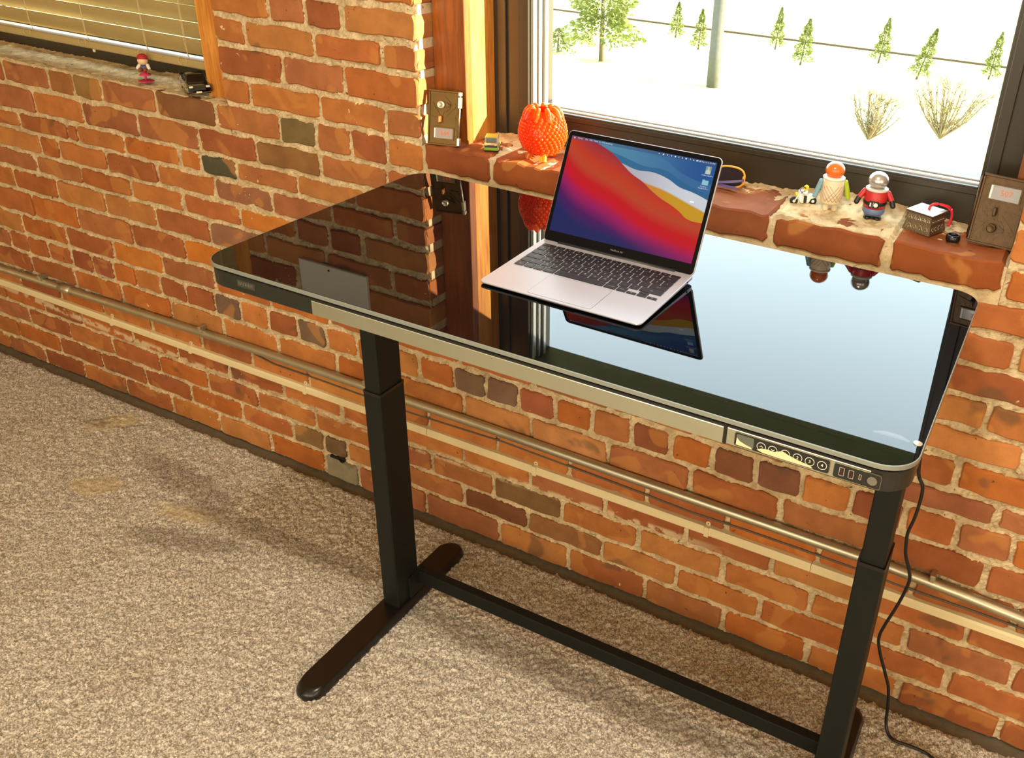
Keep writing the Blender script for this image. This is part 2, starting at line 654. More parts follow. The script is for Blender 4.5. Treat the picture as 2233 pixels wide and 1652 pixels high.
M['digit'] = plain('digit_orange', S(240, 104, 40), .5)
M['vase'] = tinted_glass('vase_glass', (.99, .27, .012), .52)
M['vase_leg'] = tinted_glass('vase_leg_glass', (.98, .55, .05), .45)
M['grey_panel'] = plain('grey_panel', S(226, 222, 212), .6)
M['dark_hole'] = plain('dark_hole', (.01, .008, .006), .9)


def P(n, *a, **k):
    if n not in M:
        M[n] = plain(n, *a, **k)
    return M[n]


# ------------------------------------------------------------------ key dimensions
ZS = 1.124                      # window sill top
RX0, RX1 = -0.074, 1.246        # right window opening
LX0, LX1 = -1.98, -0.712        # left window opening
OZ = 2.30                       # top of openings
WX0, WX1 = ROOM['x0'], ROOM['x1']

# ------------------------------------------------------------------ brick wall
BEDS = {  # course boundaries at x=-1.6, -0.3, 1.25
    1: (.068, .083, .073), 2: (.146, .155, .153), 3: (.222, .228, .232), 4: (.297, .303, .310), 5: (.373, .379, .390),
    6: (.450, .456, .473), 7: (.524, .538, .555), 8: (.600, .613, .618), 9: (.686, .690, .697), 10: (.763, .770, .768),
    11: (.829, .838, .840), 12: (.901, .909, .910), 13: (.961, .974, .980), 14: (1.044, 1.046, 1.050), 15: (1.120, 1.126, 1.124),
    16: (1.196, 1.198, 1.200), 17: (1.272, 1.279, 1.276), 18: (1.346, 1.348, 1.352)}


def bed(k, x):
    if k == 0:
        return 0.0
    if k > 18:
        return bed(18, x) + (k - 18) * .0757
    a, b, c = BEDS[k]
    if x < -.3:
        t = max(-.5, (x + 1.6) / 1.3)
        return a + (b - a) * t
    t = min(1.3, (x + .3) / 1.55)
    return b + (c - b) * t


JOINTS = {0: [-1.854, -1.641, -1.421, -1.193, -0.969, -0.743, -0.518, -0.383, 0.125, 0.35, 0.583, 0.803, 1.025, 1.247, 1.478],
 1: [-1.978, -1.746, -1.52, -1.302, -1.085, -0.854, -0.638, -0.509, -0.42, 0.221, 0.451, 0.669, 0.89, 1.343],
 2: [-1.883, -1.666, -1.444, -1.214, -0.992, -0.773, -0.536, -0.1, 0.111, 0.325, 0.553, 0.787, 1.012, 1.235, 1.468],
 3: [-1.993, -1.779, -1.576, -1.324, -1.11, -0.882, -0.654, -0.425, 0.012, 0.229, 0.453, 0.682, 0.907, 1.356],
 4: [-1.878, -1.664, -1.446, -1.213, -0.986, -0.769, -0.541, -0.103, 0.126, 0.347, 0.569, 0.784, 1.01],
 5: [-1.786, -1.558, -1.33, -1.099, -0.875, -0.649, -0.424, 0.019, 0.231, 0.456, 0.679, 0.905, 1.357],
 6: [-1.873, -1.774, -1.669, -1.551, -1.448, -1.345, -1.244, -1.129, -1.016, -0.892, -0.786, -0.675, -0.559, -0.454, -0.339, -0.23, -0.122, -0.01, 0.092, 0.191, 0.302, 0.408, 0.517, 0.622, 0.729, 0.837, 0.945, 1.056, 1.173, 1.283, 1.393],
 7: [-1.775, -1.55, -1.323, -1.099, -0.876, 1.347], 8: [-1.687, -1.464, -1.212, -0.983, 1.251], 9: [-1.75, -1.536, -1.31, -1.085, -0.86, 1.364],
 10: [-1.606, -1.395, -1.172, -0.948, -0.725, 1.28], 11: [-1.564, -1.474, -1.259, -1.04, -0.808, -0.593],
 12: [-1.639, -1.414, -1.367, -1.162, -0.932, -0.847, -0.713, -0.491, 1.301], 13: [-1.546, -1.319, -1.082, -0.84, -0.626, -0.401, -0.186],
 14: [-1.659, -1.447, -1.335, -1.21, -0.988, -0.757, -0.53, -0.407, -0.292, -0.181], 15: [-0.619, -0.382, -0.177], 16: [-0.494, -0.296],
 17: [-0.609, -0.381, -0.176], 18: [-0.519, -0.4, -0.287]}
TINT = (.95, 1.09, 1.12)
PAL = [S(182, 106, 54), S(176, 96, 46), S(166, 92, 50), S(190, 112, 56), S(172, 102, 58), S(160, 86, 48), S(184, 100, 44), S(168, 98, 60), S(178, 98, 52), S(186, 116, 62)]
SPECIAL = [(-.782, .936, S(84, 76, 56)), (-.465, 1.092, S(118, 92, 56)), (-.481, 1.017, S(140, 92, 52)), (-.847, .497, S(122, 88, 68)), (-.506, .5, S(122, 90, 68)),
 (.038, .504, S(128, 94, 72)), (.146, .506, S(126, 90, 70)), (.232, .492, S(164, 88, 56)), (.57, .51, S(142, 78, 48)), (.783, .514, S(132, 78, 50)), (.895, .51, S(134, 82, 58)),
 (-.699, .869, S(152, 94, 66)), (-.82, 1.09, S(138, 84, 50)), (-1.101, .99, S(154, 88, 54)), (-1.523, .496, S(150, 78, 46)), (-1.41, .51, S(156, 84, 52)), (-.443, .04, S(150, 132, 106)),
 (-.46, .115, S(122, 88, 60)), (.2, .19, S(126, 88, 52)), (.03, .115, S(128, 74, 44)), (-.60, .115, S(144, 102, 62)), (-.70, .80, S(196, 112, 46)), (-.76, .729, S(150, 98, 70)),
 (-.94, .64, S(200, 112, 40)), (-1.30, .565, S(196, 112, 46)), (1.15, .515, S(150, 80, 50)), (1.23, .745, S(196, 120, 66)), (1.33, .59, S(160, 92, 60)), (-.33, .34, S(196, 124, 62)),
 (.13, .42, S(196, 124, 70)), (.34, .42, S(198, 128, 76)), (-1.43, 1.085, S(160, 98, 52)), (-1.27, 1.085, S(146, 104, 56)), (-.9, 1.085, S(132, 82, 48)), (.24, .115, S(150, 96, 56))]


def brick_geo(x0, x1, z0, z1, yf, depth, rnd, rough=.0014, zfun=None):
    """irregular arris brick; returns verts, faces (front faces -y)"""
    W, H = x1 - x0, z1 - z0
    r = min(.006, .3 * H)
    nx = max(2, int(W / .022))
    pts = []

    def line(a, b, n):
        for i in range(n):
            t = (i + .5) / n
            pts.append((a[0] + (b[0] - a[0]) * t, a[1] + (b[1] - a[1]) * t))
    pts.append((x0 + r, z0))
    line((x0 + r, z0), (x1 - r, z0), nx)
    pts += [(x1 - r, z0), (x1, z0 + r)]
    line((x1, z0 + r), (x1, z1 - r), 2)
    pts += [(x1, z1 - r), (x1 - r, z1)]
    line((x1 - r, z1), (x0 + r, z1), nx)
    pts += [(x0 + r, z1), (x0, z1 - r)]
    line((x0, z1 - r), (x0, z0 + r), 2)
    pts.append((x0, z0 + r))
    ph = [rnd.uniform(0, 6.28) for _ in range(4)]
    pts = [(a + rnd.uniform(-rough, rough) + .0012 * math.sin(b * 70 + ph[0]), b + rnd.uniform(-rough, rough) + .0016 * math.sin(a * 38 + ph[1]) + .0010 * math.sin(a * 90 + ph[2])) for a, b in pts]
    ins = inset(pts, .0035)
    tx, tz = rnd.uniform(-.012, .012), rnd.uniform(-.012, .012)
    mx, mz = (x0 + x1) / 2, (z0 + z1) / 2

    def yy(a, b):
        return yf + tx * (a - mx) * .5 + tz * (b - mz)
    n = len(pts)
    v = [(a, yy(a, b), b) for a, b in ins] + [(a, yy(a, b) + .0035, b) for a, b in pts] + [(a, yf + depth, b) for a, b in pts]
    f = [tuple(range(n))]
    for ring in (0, 1):
        for j in range(n):
            k = (j + 1) % n
            f.append((ring * n + k, ring * n + j, (ring + 1) * n + j, (ring + 1) * n + k))
    f.append(tuple(2 * n + j for j in reversed(range(n))))
    return v, f


def fill(js, a, b, step=.2245):
    """joints inside (a, b) plus evenly spaced ones where no joint was seen"""
    js = sorted([a] + [j for j in js if a + .03 < j < b - .03] + [b])
    out = [js[0]]
    for p, q in zip(js, js[1:]):
        n = max(1, round((q - p) / step))
        for i in range(1, n + 1):
            out.append(p + (q - p) * i / n)
    return out


BRICKS = []          # (x0,x1,z0,z1,yf,depth,colour)
BR = random.Random(21)
NC = 30
for k in range(NC):
    zm = bed(k, 0) + .037
    if k >= 15 and zm < OZ:
        spans = [(-2.9, LX0), (LX1, RX0), (RX1, 2.5)]
    elif k == 14:
        spans = [(-2.9, RX0 + .008), (RX1 + .002, 2.5)]
    else:
        spans = [(-2.9, 2.5)]
    for a, b in spans:
        js = JOINTS.get(k, [])
        if k in JOINTS:
            nat = js
        else:
            nat = [i * .2245 + (.112 if k % 2 else 0) - 3.0 for i in range(30)]
        if k <= 14 and len(js) and js[0] > -2.9:
            pass
        xs = fill(nat, a, b)
        for i, (p, q) in enumerate(zip(xs, xs[1:])):
            if q - p < .02:
                continue
            xm = (p + q) / 2
            z0, z1 = bed(k, xm), bed(k + 1, xm)
            gap = BR.uniform(.0050, .0086)
            gz = BR.uniform(.0062, .0092)
            e0 = 0 if (abs(p - a) < 1e-6 and a in (LX1, RX1)) else gap
            e1 = 0 if (abs(q - b) < 1e-6 and b in (LX0, RX0)) else gap
            col = None
            for sx, sz, scol in SPECIAL:
                if p < sx < q and z0 < sz < z1:
                    col = scol
            if col is None:
                c = BR.choice(PAL)
                j = BR.uniform(.9, 1.08)
                col = tuple(v * j for v in c)
            col = tuple(a_ * b_ for a_, b_ in zip(col, TINT))
            deep = .075
            if (abs(p - a) < 1e-6 and a in (LX1, RX1)) or (abs(q - b) < 1e-6 and b in (LX0, RX0)):
                deep = .13
            if k == 14 and LX0 - .05 < xm < LX1 + .05:
                deep = .115
            BRICKS.append([p + e0, q - e1, z0 + (gz if k else 0), z1 - gz, -.0065 + BR.uniform(-.0020, .0012), deep, col, k])
# projecting sill course of the right window
for p, q in ((-.060, .118), (.132, .345), (.357, .572), (.584, .792), (.808, 1.022), (1.040, 1.240)):
    z0, z1 = bed(14, p), ZS + BR.uniform(-.001, .003)
    if p < .8 < q or p > .8:
        z1 -= .001
    BRICKS.append([p, q, 1.0665, z1, -.010, .16, tuple(a_ * b_ * .92 for a_, b_ in zip(BR.choice([PAL[1], PAL[2], PAL[5], PAL[7]]), (.72, .70, .66))), 14])  # brick colours dimmed; shade on the sill fronts is put into them

# ---- mortar surface: one uneven sheet, cut out at the openings, plus a solid core
RES = .0055
gx = np.arange(-2.9, 2.5 + RES, RES)
gz = np.arange(0, 2.36, RES)
nxg, nzg = len(gx), len(gz)


def smooth_noise(shape, cell, rng):
    a = rng.normal(size=(shape[0] // cell + 3, shape[1] // cell + 3))
    yi = np.arange(shape[0]) / cell
    xi = np.arange(shape[1]) / cell
    y0, x0 = yi.astype(int), xi.astype(int)
    fy, fx = (yi - y0)[:, None], (xi - x0)[None, :]
    fy, fx = fy * fy * (3 - 2 * fy), fx * fx * (3 - 2 * fx)
    A = a[np.ix_(y0, x0)]
    B = a[np.ix_(y0, x0 + 1)]
    Cc = a[np.ix_(y0 + 1, x0)]
    D = a[np.ix_(y0 + 1, x0 + 1)]
    return (A * (1 - fx) + B * fx) * (1 - fy) + (Cc * (1 - fx) + D * fx) * fy


hm = .0016 * NR.normal(size=(nzg, nxg)) + .0014 * smooth_noise((nzg, nxg), 4, NR) + .0012 * smooth_noise((nzg, nxg), 14, NR)
yy = -.0004 + hm
XX, ZZ = np.meshgrid(gx, gz)
# snap the sheet to the edges of the openings
cxm, czm = (gx[:-1] + gx[1:]) / 2, (gz[:-1] + gz[1:]) / 2
CX, CZ = np.meshgrid(cxm, czm)
hole = ((CX > RX0) & (CX < RX1) & (CZ > ZS - .006) & (CZ < OZ)) | ((CX > LX0) & (CX < LX1) & (CZ > ZS - .006) & (CZ < OZ))
idx = np.arange(nxg * nzg).reshape(nzg, nxg)
q = np.stack([idx[:-1, :-1], idx[:-1, 1:], idx[1:, 1:], idx[1:, :-1]], -1)[~hole]
verts = np.stack([XX, yy, ZZ], -1).reshape(-1, 3)
used = np.unique(q)
remap = -np.ones(len(verts), int)
remap[used] = np.arange(len(used))
verts, q = verts[used], remap[q]
core = MB()
CY0, CY1 = .011, .262
core.box(WX0, WX1, CY0, CY1, -.05, 1.045)
for a, b in ((WX0, LX0 - .003), (LX1 + .003, RX0 - .003), (RX1 + .003, WX1)):
    core.box(a, b, CY0, CY1, 1.045, OZ)
core.box(WX0, WX1, CY0, CY1, OZ, ROOM['z1'])
core.box(WX0, -2.9, -.004, CY0, 0, ROOM['z1'])
core.box(2.5, WX1, -.004, CY0, 0, ROOM['z1'])
core.box(-2.9, 2.5, -.004, CY0, 2.355, ROOM['z1'])


def sill_sheet(x0, x1, y0, y1, hfun):
    """rough mortar bed on top of a sill"""
    nx, ny = int((x1 - x0) / .007) + 1, int((y1 - y0) / .007) + 1
    xs, ys = np.linspace(x0, x1, nx), np.linspace(y0, y1, ny)
    H = .0012 * NR.normal(size=(ny, nx)) + .0014 * smooth_noise((ny, nx), 4, NR)
    v, f = [], []
    for j in range(ny):
        for i in range(nx):
            v.append((xs[i], ys[j], hfun(xs[i], ys[j]) + H[j, i]))
    for j in range(ny - 1):
        for i in range(nx - 1):
            a = j * nx + i
            f.append((a, a + 1, a + nx + 1, a + nx))
    b = len(v)
    for i in range(nx):
        v.append((xs[i], ys[0], 1.03))
    for i in range(nx - 1):
        f.append((b + i, b + i + 1, i + 1, i))
    core.add(v, f)


def hill(x, c, w_):
    return math.exp(-((x - c) / w_) ** 2)


sill_sheet(RX0 + .002, RX1, -.004, .20, lambda x, y: ZS - .004 + (.0075 if .80 < x < 1.035 else 0) + .006 * max(0, (y - .10) / .06) + .010 * hill(x, .93, .12) * max(0, min(1, (y - .05) / .08))
           + .006 * hill(x, .09, .05) * max(0, min(1, (y - .02) / .05)))
sill_sheet(LX0, LX1, -.001, .17, lambda x, y: ZS - .005 + .010 * max(0, (y - .06) / .08) + (.004 if x > -1.1 else 0) * max(0, min(1, y / .05)))
nv = len(verts)
allv = np.concatenate([verts, np.array(core.v)])
faces = [tuple(r) for r in q.tolist()] + [tuple(i + nv for i in r) for r in core.f]
me = bpy.data.meshes.new('wall_back')
me.from_pydata(allv.tolist(), [], faces)
me.polygons.foreach_set('use_smooth', [False] * len(faces))
me.materials.append(M['mortar'])
wall_back = struct(link(bpy.data.objects.new('wall_back', me)), 'red brick wall with wide sandy mortar joints and two windows')


def set_col(me, cols):
    at = me.color_attributes.new('col', 'FLOAT_COLOR', 'POINT')
    at.data.foreach_set('color', np.array(cols, dtype=np.float32).ravel())


# the 300 bricks that show largest become parts; the rest is one joined part
Rc = np.array(Euler((1.0891, -0.0463, 0.4701)).to_matrix())
Cc_ = np.array(cam.location)


def project(p):
    q_ = (np.array(p) - Cc_) @ Rc
    return (1116.5 + 238.72 + 1990.83 * q_[0] / -q_[2], 826 - 98.25 - 1990.83 * q_[1] / -q_[2])


desk_px = [project(p) for p in ((0, -.7159, 1.099), (1.22, -.7159, 1.099), (1.22, -.1094, 1.099), (0, -.1094, 1.099))]


def in_poly(p, poly):
    s = None
    for i in range(len(poly)):
        a, b = poly[i], poly[(i + 1) % len(poly)]
        c = (b[0] - a[0]) * (p[1] - a[1]) - (b[1] - a[1]) * (p[0] - a[0])
        if s is None:
            s = c > 0
        elif (c > 0) != s:
            return False
    return True


scored = []
for b in BRICKS:
    cs = [project((x, 0, z)) for x in np.linspace(b[0], b[1], 4) for z in (b[2] + .005, (b[2] + b[3]) / 2, b[3] - .005)]
    vis = sum(1 for c in cs if 0 < c[0] < 2233 and 0 < c[1] < 1652 and not in_poly(c, desk_px)) / len(cs)
    a, c_, d_ = project((b[0], 0, b[2])), project((b[1], 0, b[2])), project((b[0], 0, b[3]))
    area = abs((c_[0] - a[0]) * (d_[1] - a[1]) - (c_[1] - a[1]) * (d_[0] - a[0]))
    scored.append(area * vis)
order = sorted(range(len(BRICKS)), key=lambda i: -scored[i])
chosen = set(i for i in order[:300] if scored[i] > 0)
rest_v, rest_f, rest_c = [], [], []
for i, b in enumerate(BRICKS):
    rnd = random.Random(100 + i)
    x0, x1, z0, z1, yf, dp, col, k = b
    if i in chosen:
        c = Vector(((x0 + x1) / 2, 0, (z0 + z1) / 2))
        v, f = brick_geo(x0, x1, z0, z1, yf, dp, rnd, .0014 if dp < .15 else .0032)
        v = [(p[0] - c.x, p[1], p[2] - c.z) for p in v]
        me = bpy.data.meshes.new('brick')
        me.from_pydata(v, [], f)
        me.materials.append(M['brick'])
        set_col(me, [(*col, 1)] * len(v))
        o = bpy.data.objects.new('brick', me)
        o.location = c
        link(o, wall_back)
    else:
        v, f = brick_geo(x0, x1, z0, z1, yf, dp, rnd, .0014 if dp < .15 else .0032)
        n0 = len(rest_v)
        rest_v += v
        rest_f += [tuple(a + n0 for a in q_) for q_ in f]
        rest_c += [(*col, 1)] * len(v)
me = bpy.data.meshes.new('brick_field')
me.from_pydata(rest_v, [], rest_f)
me.materials.append(M['brick'])
set_col(me, rest_c)
bf = link(bpy.data.objects.new('brick_field', me), wall_back)
bf['kind'] = 'stuff'
# broken outlet hole in the whitewashed brick near the floor
mb = MB()
mb.cyl((0, 0, 0), .011, .02, 10, axis='Y')
mb.box(-.045, .01, 0, .02, -.004, .004)
mb.obj('chipped_hole', M['dark_hole'], wall_back, (-.445, -.0075, .078))

# ------------------------------------------------------------------ rest of the room
fl = MB()
xs = np.arange(-2.4, 1.75, .0052)
ys = np.arange(-1.32, -.040, .0052)
ny_, nx_ = len(ys), len(xs)
edge = .004 * smooth_noise((1, nx_), 8, NR)[0] + .003 * smooth_noise((1, nx_), 3, NR)[0]
HH = .0024 * NR.normal(size=(ny_, nx_)) + .0012 * smooth_noise((ny_, nx_), 3, NR)
fall = np.clip((ys - (-.058)) / .018, 0, 1) ** 2 * .012
v = [(xs[i], ys[j] + (edge[i] if j == ny_ - 1 else 0), .006 + HH[j, i] - fall[j]) for j in range(ny_) for i in range(nx_)]
f = [(j * nx_ + i, j * nx_ + i + 1, (j + 1) * nx_ + i + 1, (j + 1) * nx_ + i) for j in range(ny_ - 1) for i in range(nx_ - 1)]
fl.add(v, f, smooth=True)
fl.box(WX0, WX1, ROOM['y0'], -1.30, -.02, .0045)
fl.box(WX0, -2.38, -1.32, -.045, -.02, .0045)
fl.box(1.73, WX1, -1.32, -.045, -.02, .0045)
floor = struct(fl.obj('floor', M['carpet']), 'beige cut pile carpet with worn patches')
slab = MB().box(WX0, WX1, ROOM['y0'] - .2, .02, -.08, -.008).obj('slab_edge', M['concrete'], floor)
struct(MB().box(WX0, WX1, ROOM['y0'] - .2, .30, ROOM['z1'], ROOM['z1'] + .1).obj('ceiling', M['ceiling']), 'plain pale ceiling')
cl = bpy.data.objects['ceiling']
MB().cyl((LAMP[0], LAMP[1], LAMP[2] - .008), .155, ROOM['z1'] - LAMP[2] + .008, 28).obj('lamp_housing', P('lamp_white', S(230, 226, 216), .4), cl)
struct(MB().box(WX0 - .1, WX0, ROOM['y0'] - .2, .30, -.08, ROOM['z1']).obj('wall_left', M['plaster']), 'plain plaster wall at the left end of the room')
mb = MB()
mb.box(WX1, WX1 + .12, ROOM['y0'] - .2, -3.2, -.08, ROOM['z1'])
mb.box(WX1, WX1 + .12, -1.4, .30, -.08, ROOM['z1'])
mb.box(WX1, WX1 + .12, -3.2, -1.4, -.08, .8)
mb.box(WX1, WX1 + .12, -3.2, -1.4, 2.4, ROOM['z1'])
mb.box(WX1 + .12, WX1 + .15, -3.3, -1.3, .7, 2.5)  # added board closing the opening against sky light
struct(mb.obj('wall_right', M['plaster']), 'plaster wall with an added, unseen window at the right end of the room')
mb = MB()
edges = [WX0]
for cx, wd in ADDED_WINDOWS:
    edges += [cx - wd / 2, cx + wd / 2]
edges.append(WX1)
y0, y1 = ROOM['y0'] - .2, ROOM['y0']
for a, b in zip(edges[::2], edges[1::2]):
    mb.box(a, b, y0, y1, FW_Z[0], FW_Z[1])
mb.box(WX0, WX1, y0, y1, -.08, FW_Z[0])
mb.box(WX0, WX1, y0, y1, FW_Z[1], ROOM['z1'])
mb.box(WX0, WX1, y0 - .03, y0, -.08, ROOM['z1'])                   # added board keeping sky light out of the window openings
struct(mb.obj('wall_front', M['plaster']), 'plaster wall with three added, unseen windows behind the viewer')

# ------------------------------------------------------------------ wooden posts beside the windows
def post(name, label, x0, x1, yfront, yback, z1, strip, front='post_shaded'):
    t = bpy.data.objects.new(name, None)
    t.location = ((x0 + x1) / 2, yfront, ZS)
    link(t)
    struct(t, label)
    ox, oy = t.location.x, t.location.y
    MB().rbox(x0 - ox, x1 - ox, 0, strip, -.004, z1 - ZS, .0012, 1).obj('casing_board', M[front], t)
    MB().rbox(x0 - ox, x1 - ox, strip + .0008, yback - oy, -.004, z1 - ZS, .0012, 1).obj('jamb_board', M['post_wood'], t)
    return t


post('trim_1', 'orange stained wooden post between brick reveal and the large window', RX0 + .003, .0175, .055, .1735, OZ, .023)
post('trim_2', 'orange wooden post at the right side of the large window', 1.221, RX1 - .001, .10, .1735, OZ, .02)
post('trim_3', 'orange wooden casing board beside the blinds', -.815, LX1 - .002, .032, .125, OZ, .02, 'post_wood')

# ------------------------------------------------------------------ large window
def window(name, label, x0, x1, yf, gx0, gx1, gz0, gz1, ygl, upper=True):
    t = bpy.data.objects.new(name, None)
    t.location = ((x0 + x1) / 2, yf, ZS)
    link(t)
    struct(t, label)
    ox, oy, oz = t.location
    zt = OZ

    def B(mb, a, b, c, d, e, g):
        mb.rbox(a - ox, b - ox, c - oy, d - oy, e - oz, g - oz, .0015, 1)
    fr = MB()
    B(fr, x0, gx0, yf + .006, ygl + .03, ZS - .02, zt)          # left stile
    B(fr, gx1, x1, yf + .006, ygl + .03, ZS - .02, zt)
    B(fr, gx0 - .001, gx1 + .001, yf, ygl + .03, ZS - .02, gz0)  # bottom rail
    B(fr, gx0 - .001, gx1 + .001, yf + .004, ygl + .03, gz1, gz1 + .022)
    B(fr, gx0 - .001, gx1 + .001, yf + .012, ygl + .03, gz1 + .022, gz1 + .06)
    B(fr, gx0 - .001, gx1 + .001, yf, ygl + .03, zt - .07, zt)
    fr.obj('frame', M['bronze'], t)
    st = MB()
    xl = gx0 - .102
    B(st, xl + .013, xl + .036, yf - .002, yf + .01, ZS - .01, zt)
    B(st, gx0 - .030, gx0 - .004, yf - .001, yf + .01, gz0 - .012, gz1)
    B(st, gx1 + .008, gx1 + .03, yf - .001, yf + .01, gz0 - .012, gz1)
    B(st, gx0 - .03, gx1 + .03, yf - .003, yf + .01, gz0 - .016, gz0 - .004)
    st.obj('stop_moulding', M['bronze'], t)
    al = MB()
    for i, (w0, w1) in enumerate(((.0, .010), (.014, .020), (.026, .034))):
        B(al, gx0 - .002, gx0 + .003 + .004 * i, yf + .012 + w0 * 1.6, yf + .012 + w1 * 1.6, gz0 - .002, gz1)
    B(al, gx0 - .002, gx1 + .002, yf + .016, yf + .030, gz0 - .002, gz0 + .003)
    B(al, gx0 - .002, gx1 + .002, yf + .040, yf + .056, gz0 - .002, gz0 + .004)
    al.obj('glazing_bead', M['alu'], t)
    for (a, b) in ((gz0, gz1), (gz1 + .06, zt - .07)):
        MB().box(gx0 - ox, gx1 - ox, ygl - oy, ygl + .004 - oy, a - oz, b - oz).obj('pane', M['pane'], t)
    return t


window('window_2', 'large window with a dark bronze frame and clear glass above the desk', RX0 + .003, RX1 - .003, .168, .120, 1.152, 1.204, 1.692, .244)
w1 = window('window_1', 'left window with a dark frame behind lowered wooden blinds', LX0 + .004, -.82, .130, LX0 + .09, -.90, 1.215, 1.64, .19)

# ------------------------------------------------------------------ blinds
bl = thing('window_blinds', 'lowered tan wooden slat blinds in the left window', 'blinds', (-1.40, .072, 1.205))
SL0, SL1 = -.545, .572
tilt = math.radians(180 - 66)
for i in range(25):
    z = .030 + i * .0428
    n = 6
    rows = []
    for k in range(n + 1):
        t = (k / n - .5)
        a = t * .050
        c = .0028 * (1 - 4 * t * t)
        yv, zv = a * math.cos(tilt) - c * math.sin(tilt), a * math.sin(tilt) + c * math.cos(tilt)
        rows.append((yv, zv))
    th = .0026
    ring = rows + [(y + th * math.sin(tilt), zz - th * math.cos(tilt)) for y, zz in reversed(rows)]
    m = MB()
    dx = RNG.uniform(-.003, .003)
    m.loft([[(SL0 + dx, y, zz) for y, zz in ring], [(SL1 + dx, y, zz) for y, zz in ring]], smooth=False)
    m.obj('slat', M['slat'], bl, (0, 0, z))
MB().rbox(SL0, SL1, -.026, .026, -.022, 0, .004, 2).obj('bottom_rail', M['slat'], bl)
for x in (-.40, -.16, .09, .34, .50):
    MB().tube([(x, -.014, 0), (x, -.022, .03), (x + .001, -.024, .5), (x, -.022, 1.09)], .0008, 5).obj('ladder_cord', M['cord'], bl)
    MB().tube([(x + .012, -.010, -.018), (x + .010, -.026, .01), (x + .013, -.030, .12), (x + .013, -.026, 1.08)], .0007, 5).obj('lift_cord', M['cord'], bl)
    pts = [(x - .012 + .016 * math.cos(a), -.028, -.006 + .012 * math.sin(a)) for a in np.linspace(-.4, 4.4, 14)]
    MB().tube(pts, .0008, 5).obj('cord_loop', M['cord'], bl)
for x in (-.36, .10):
    MB().lathe([(.001, -.012), (.004, -.010), (.0045, -.004), (.002, 0)], 10).obj('cord_button', P('cord_white', S(240, 230, 205), .4), bl, (x, -.012, -.022))

# ------------------------------------------------------------------ wall services
cp = [(-2.2, .356), (-1.965, .360), (-1.60, .367), (-1.297, .373), (-.729, .385), (-.318, .388), (.068, .391), (.48, .388), (.85, .3875), (1.17, .3865), (1.32, .380), (1.455, .370), (1.8, .34)]
ct = thing('conduit_pipe', 'galvanised metal conduit pipe running along the brick wall above the cream raceway', 'pipe', (0, -.019, .375))
MB().tube([(x, 0, z - .375) for x, z in cp], .0128, 14).obj('pipe', M['conduit'], ct)
for x, z in ((-1.60, .367),):
    MB().tube([(x - .03, 0, z - .3755), (x + .03, 0, z - .3745)], .0155, 14).obj('coupling', M['conduit'], ct)
for x, z in ((-1.72, .3645), (-.95, .380), (-.30, .388), (1.26, .384)):
    m = MB()
    m.rbox(x - .006, x + .006, -.016, .018, z - .375 + .010, z - .375 + .028, .002, 1)
    m.obj('strap', M['conduit'], ct)
rc = thing('cable_raceway', 'long cream painted cable raceway fixed low on the brick wall', 'raceway', (0, -.006, .303))
ends = [(-2.3, .297), (-1.21, .299), (-.1, .303), (1.0, .306), (1.8, .308)]
for (xa, za), (xb, zb) in zip(ends, ends[1:]):
    prof = [(.006, -.013), (-.010, -.013), (-.014, -.009), (-.014, .007), (-.010, .012), (.006, .012)]
    MB().loft([[(xa + .0006, y, za - .303 + z) for y, z in prof], [(xb - .0006, y, zb - .303 + z) for y, z in prof]], smooth=False).obj('channel', M['raceway'], rc)
for x, z in ((-1.399, .2985), (-1.0295, .2998), (.7396, .3055), (-.55, .3015), (.25, .304)):
    m = MB()
    m.rbox(x - .006, x + .006, -.0162, .004, z - .303 - .0145, z - .303 + .0140, .001, 1)
    m.prism([(x + .006 * math.cos(a), .006 * math.sin(a)) for a in np.linspace(0, 2 * PI, 12, endpoint=False)], -.001, .002, Matrix.Translation((0, -.003, z - .303 + .019)) @ Matrix.Rotation(PI / 2, 4, 'X') @ Matrix.Identity(4))
    c = m.obj('clip', M['raceway'], rc)
    MB().cyl((x, -.0052, z - .303 + .019), .0022, .002, 8, axis='Y').obj('screw', M['wire'], c)
wp = [(-.75, .372), (-.671, .360), (-.49, .3605), (-.156, .356), (0, .361), (.1486, .366), (.36, .361), (.556, .356), (.68, .3505), (.846, .354), (1.10, .3535), (1.19, .349), (1.38, .3495), (1.6, .345)]
wo = thing('wall_cable', 'thin grey wire sagging between the metal conduit and the cream raceway', 'cable', (0, -.012, .36))
MB().tube([(x, .004, z - .372) for x, z in wp], .0028, 7).obj('wire', M['wire'], wo)

# grey panel hung on the brick pier above the picture (seen mirrored in the glass desk top)
gp = thing('wall_panel', 'grey flat panel hung high on the brick pier, mirrored in the desk top', 'panel', (-.39, -.012, 1.463))
MB().rbox(-.118, .118, -.006, .006, 0, .30, .002, 1).obj('board', M['grey_panel'], gp)
MB().cyl((-.01, -.0075, .012), .003, .002, 10, axis='Y').obj('hole', M['dark_hole'], gp)

# ------------------------------------------------------------------ standing desk
ZT = 1.0988
DY0, DY1 = -.7159, -.1094
dk = thing('standing_desk', 'height adjustable black glass desk with a drawer in front of the brick wall', 'desk', (.61, -.4127, 0))
dx, dy = -.61, .4127


def L(x, y):
    return x + dx, y + dy


def rr(x0, x1, y0, y1, r, seg=8):
    return [L(*p) for p in rrect(x0, x1, y0, y1, r, seg)]


